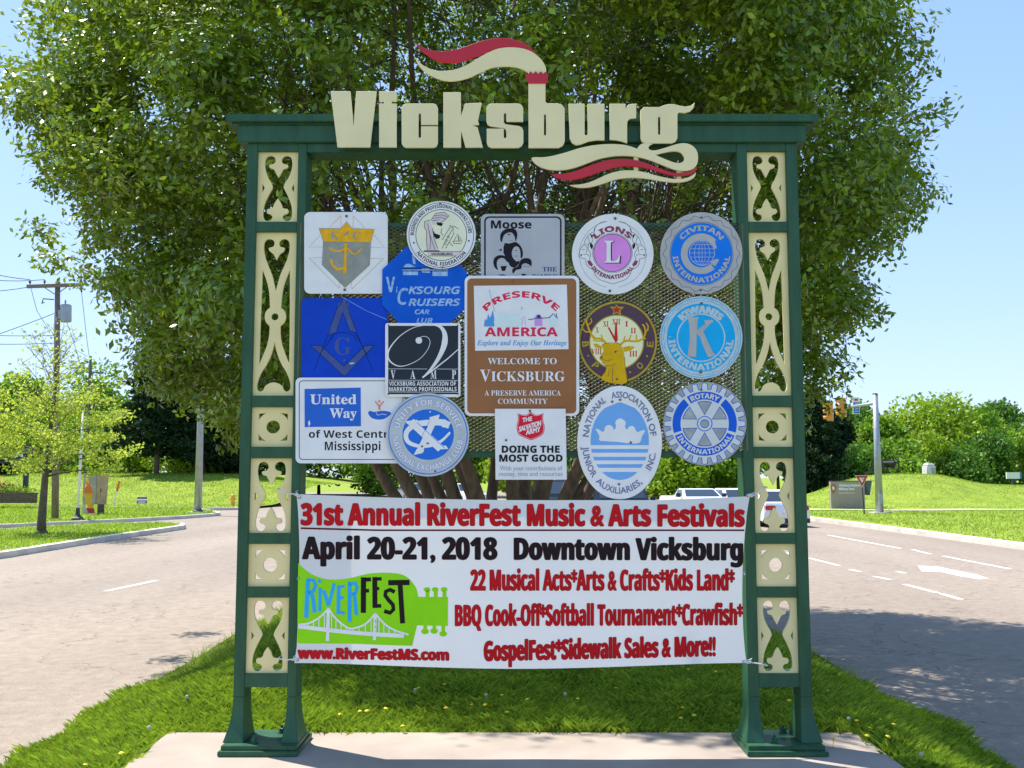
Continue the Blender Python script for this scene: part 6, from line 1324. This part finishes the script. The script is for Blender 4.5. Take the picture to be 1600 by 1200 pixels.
# ================================================================== VEHICLES
def car(name, label, loc, rz, paint, L_=4.7, W_=1.82, H_=1.45, kind='sedan', rear=False, group='vehicles on the roads'):
    r = empty(name, loc, rz); tag(r, label, {'sedan': 'car', 'suv': 'SUV', 'pickup': 'pickup truck'}[kind], group); h = W_ / 2; l = L_ / 2
    z0 = .2 if kind == 'sedan' else .3; zb_ = .92 if kind == 'sedan' else 1.12
    prof = {'sedan': [(-l, z0 + .12), (-l - .02, .55), (-l + .12, .72), (-l + 1.2, zb_), (l - .95, zb_ + .06), (l - .08, zb_ + .02), (l, .62), (l - .03, z0 + .1), (l - .2, z0), (-l + .2, z0)],
            'suv': [(-l, z0 + .12), (-l - .02, .75), (-l + .1, .98), (-l + 1.1, zb_), (l - .1, zb_ + .03), (l, .8), (l - .03, z0 + .12), (l - .2, z0), (-l + .2, z0)],
            'pickup': [(-l, z0 + .12), (-l - .02, .8), (-l + .1, 1.0), (-l + 1.2, zb_), (l - .05, zb_), (l, .7), (l - .03, z0 + .12), (l - .2, z0), (-l + .2, z0)]}[kind]
    b = MB(); n = len(prof); vs = [(-h * (1 if z < zb_ - .05 else .95), y, z) for y, z in prof] + [(h * (1 if z < zb_ - .05 else .95), y, z) for y, z in prof]
    b.add(vs, [tuple(range(n)), tuple(range(n, 2 * n))[::-1]] + [(i, (i + 1) % n, n + (i + 1) % n, n + i) for i in range(n)]); body = tobj(b, 'body', paint, r, bevel=.05)
    g = {'sedan': (-l + 1.25, l - .85, -l + 2.0, l - 1.55), 'suv': (-l + 1.15, l - .12, -l + 1.85, l - .45), 'pickup': (-l + 1.4, l - 2.2, -l + 2.1, l - 2.45)}[kind]
    wb, wt = h * .93, h * .76; B = [(-wb, g[0]), (wb, g[0]), (wb, g[1]), (-wb, g[1])]; T = [(-wt, g[2]), (wt, g[2]), (wt, g[3]), (-wt, g[3])]
    b = MB(); b.add([(x, y, zb_ - .02) for x, y in B] + [(x, y, H_) for x, y in T], [(3, 2, 1, 0), (4, 5, 6, 7), (0, 1, 5, 4), (1, 2, 6, 5), (2, 3, 7, 6), (3, 0, 4, 7)]); tobj(b, 'cabin', paint, r, bevel=.04)
    bl = [Vector((x, y, zb_)) for x, y in B]; tp = [Vector((x, y, H_)) for x, y in T]
    def win(i, u0, u1, v0, v1, nm):
        A_, B_, C_, D_ = bl[i], bl[(i + 1) % 4], tp[(i + 1) % 4], tp[i]; nn = (B_ - A_).cross(D_ - A_).normalized() * .006
        f = lambda u, v: A_.lerp(B_, u).lerp(D_.lerp(C_, u), v) + nn
        b = MB(); b.add([f(u0, v0), f(u1, v0), f(u1, v1), f(u0, v1)], [(0, 1, 2, 3)]); tobj(b, nm, 'glass', r)
    win(0, .06, .94, .12, .88, 'windscreen'); win(2, .08, .92, .16, .86, 'rear_window')
    for i in (1, 3):
        win(i, .14, .48, .14, .86, 'side_window'); win(i, .52, .86, .14, .86, 'side_window')
    for sx in (-1, 1):
        for y_ in (-l + .85, l - .9):
            R_ = .33 if kind == 'sedan' else .38; b = MB(); b.lathe([(R_ * .6, -.11), (R_ * .95, -.11), (R_, -.07), (R_, .07), (R_ * .95, .11), (R_ * .6, .11)], (sx * (h - .09), y_, R_), 18, 'x'); wl = tobj(b, 'wheel', 'tyre', r)
            b = MB(); b.lathe([(R_ * .58, -.005), (R_ * .5, .005), (.05, .02)] if sx > 0 else [(R_ * .58, .005), (R_ * .5, -.005), (.05, -.02)], (sx * (h + .022), y_, R_), 12, 'x'); tobj(b, 'rim', 'chrome', wl)
        b = MB(); b.box(sx * (h + .02) - .02, sx * (h + .02) + .14 * sx + .02, g[0] + .25, g[0] + .37, zb_, zb_ + .16) if sx > 0 else b.box(-(h + .16), -(h - .02), g[0] + .25, g[0] + .37, zb_, zb_ + .16); tobj(b, 'mirror', paint if kind == 'sedan' else 'plastic', r, bevel=.02)
        zl = .66 if kind == 'sedan' else .92
        b = MB(); b.box(sx * h * .68 - .2, sx * h * .68 + .2, -l - .03, -l + .1, zl - .07, zl + .07); tobj(b, 'headlight', 'headlight', r, bevel=.02)
        b = MB(); b.box(sx * h * .72 - .19, sx * h * .72 + .19, l - .1, l + .025, zl + .02, zl + .19); tobj(b, 'tail_light', 'taillight', r, bevel=.02)
    b = MB(); b.box(-h * .45, h * .45, -l - .035, -l + .05, z0 + .26, z0 + .46); tobj(b, 'grille', 'plastic', r)
    b = MB(); b.box(-h * .96, h * .96, l - .06, l + .03, z0 - .02, z0 + .14); tobj(b, 'bumper', 'plastic', r); b = MB(); b.box(-h * .96, h * .96, -l - .04, -l + .06, z0 - .02, z0 + .12); tobj(b, 'bumper', 'plastic', r)
    b = MB(); b.box(-.17, .17, l + .002, l + .03, .5, .62); tobj(b, 'number_plate', 'offwhite', r); return r
def RY(px, d): return (X(px, d), d - CD, RZ)
car('white_sedan', 'white sedan seen from behind through the lower cut-outs of the right post', RY(1200, 41), math.pi + .03, 'carwhite', H_=1.45)
car('white_pickup', 'white pickup whose roof shows above the banner, left of the white car roof', RY(1084, 43), 0.12, 'carwhite', kind='pickup', H_=1.47, L_=5.2, W_=1.85)
car('white_car', 'white car whose roof shows above the banner beside the right post', RY(1146, 46), 0.15, 'carwhite', H_=1.44, W_=1.8)
car('black_suv', 'black oncoming SUV under the white charity poster above the banner', RY(862, 46), -0.12, 'carblack', kind='suv', H_=1.82, L_=4.9, W_=1.95)
car('dark_blue_suv', 'dark blue SUV seen behind the lower end of the white oval plaque', RY(962, 36), 0.06, 'carnavy', kind='suv', H_=1.92, L_=5.1, W_=2.05)
car('distant_car', 'small distant white car glimpsed between stems under the exchange club disc', RY(724, 72), 0.5, 'carwhite', H_=1.5)
car('distant_car', 'small distant silver car glimpsed left of the exchange club disc bottom', RY(645, 76), 0.3, 'carsilver', H_=1.5)
car('distant_car', 'small distant white car glimpsed right of the white charity poster', RY(893, 82), 0.3, 'carwhite', H_=1.5)
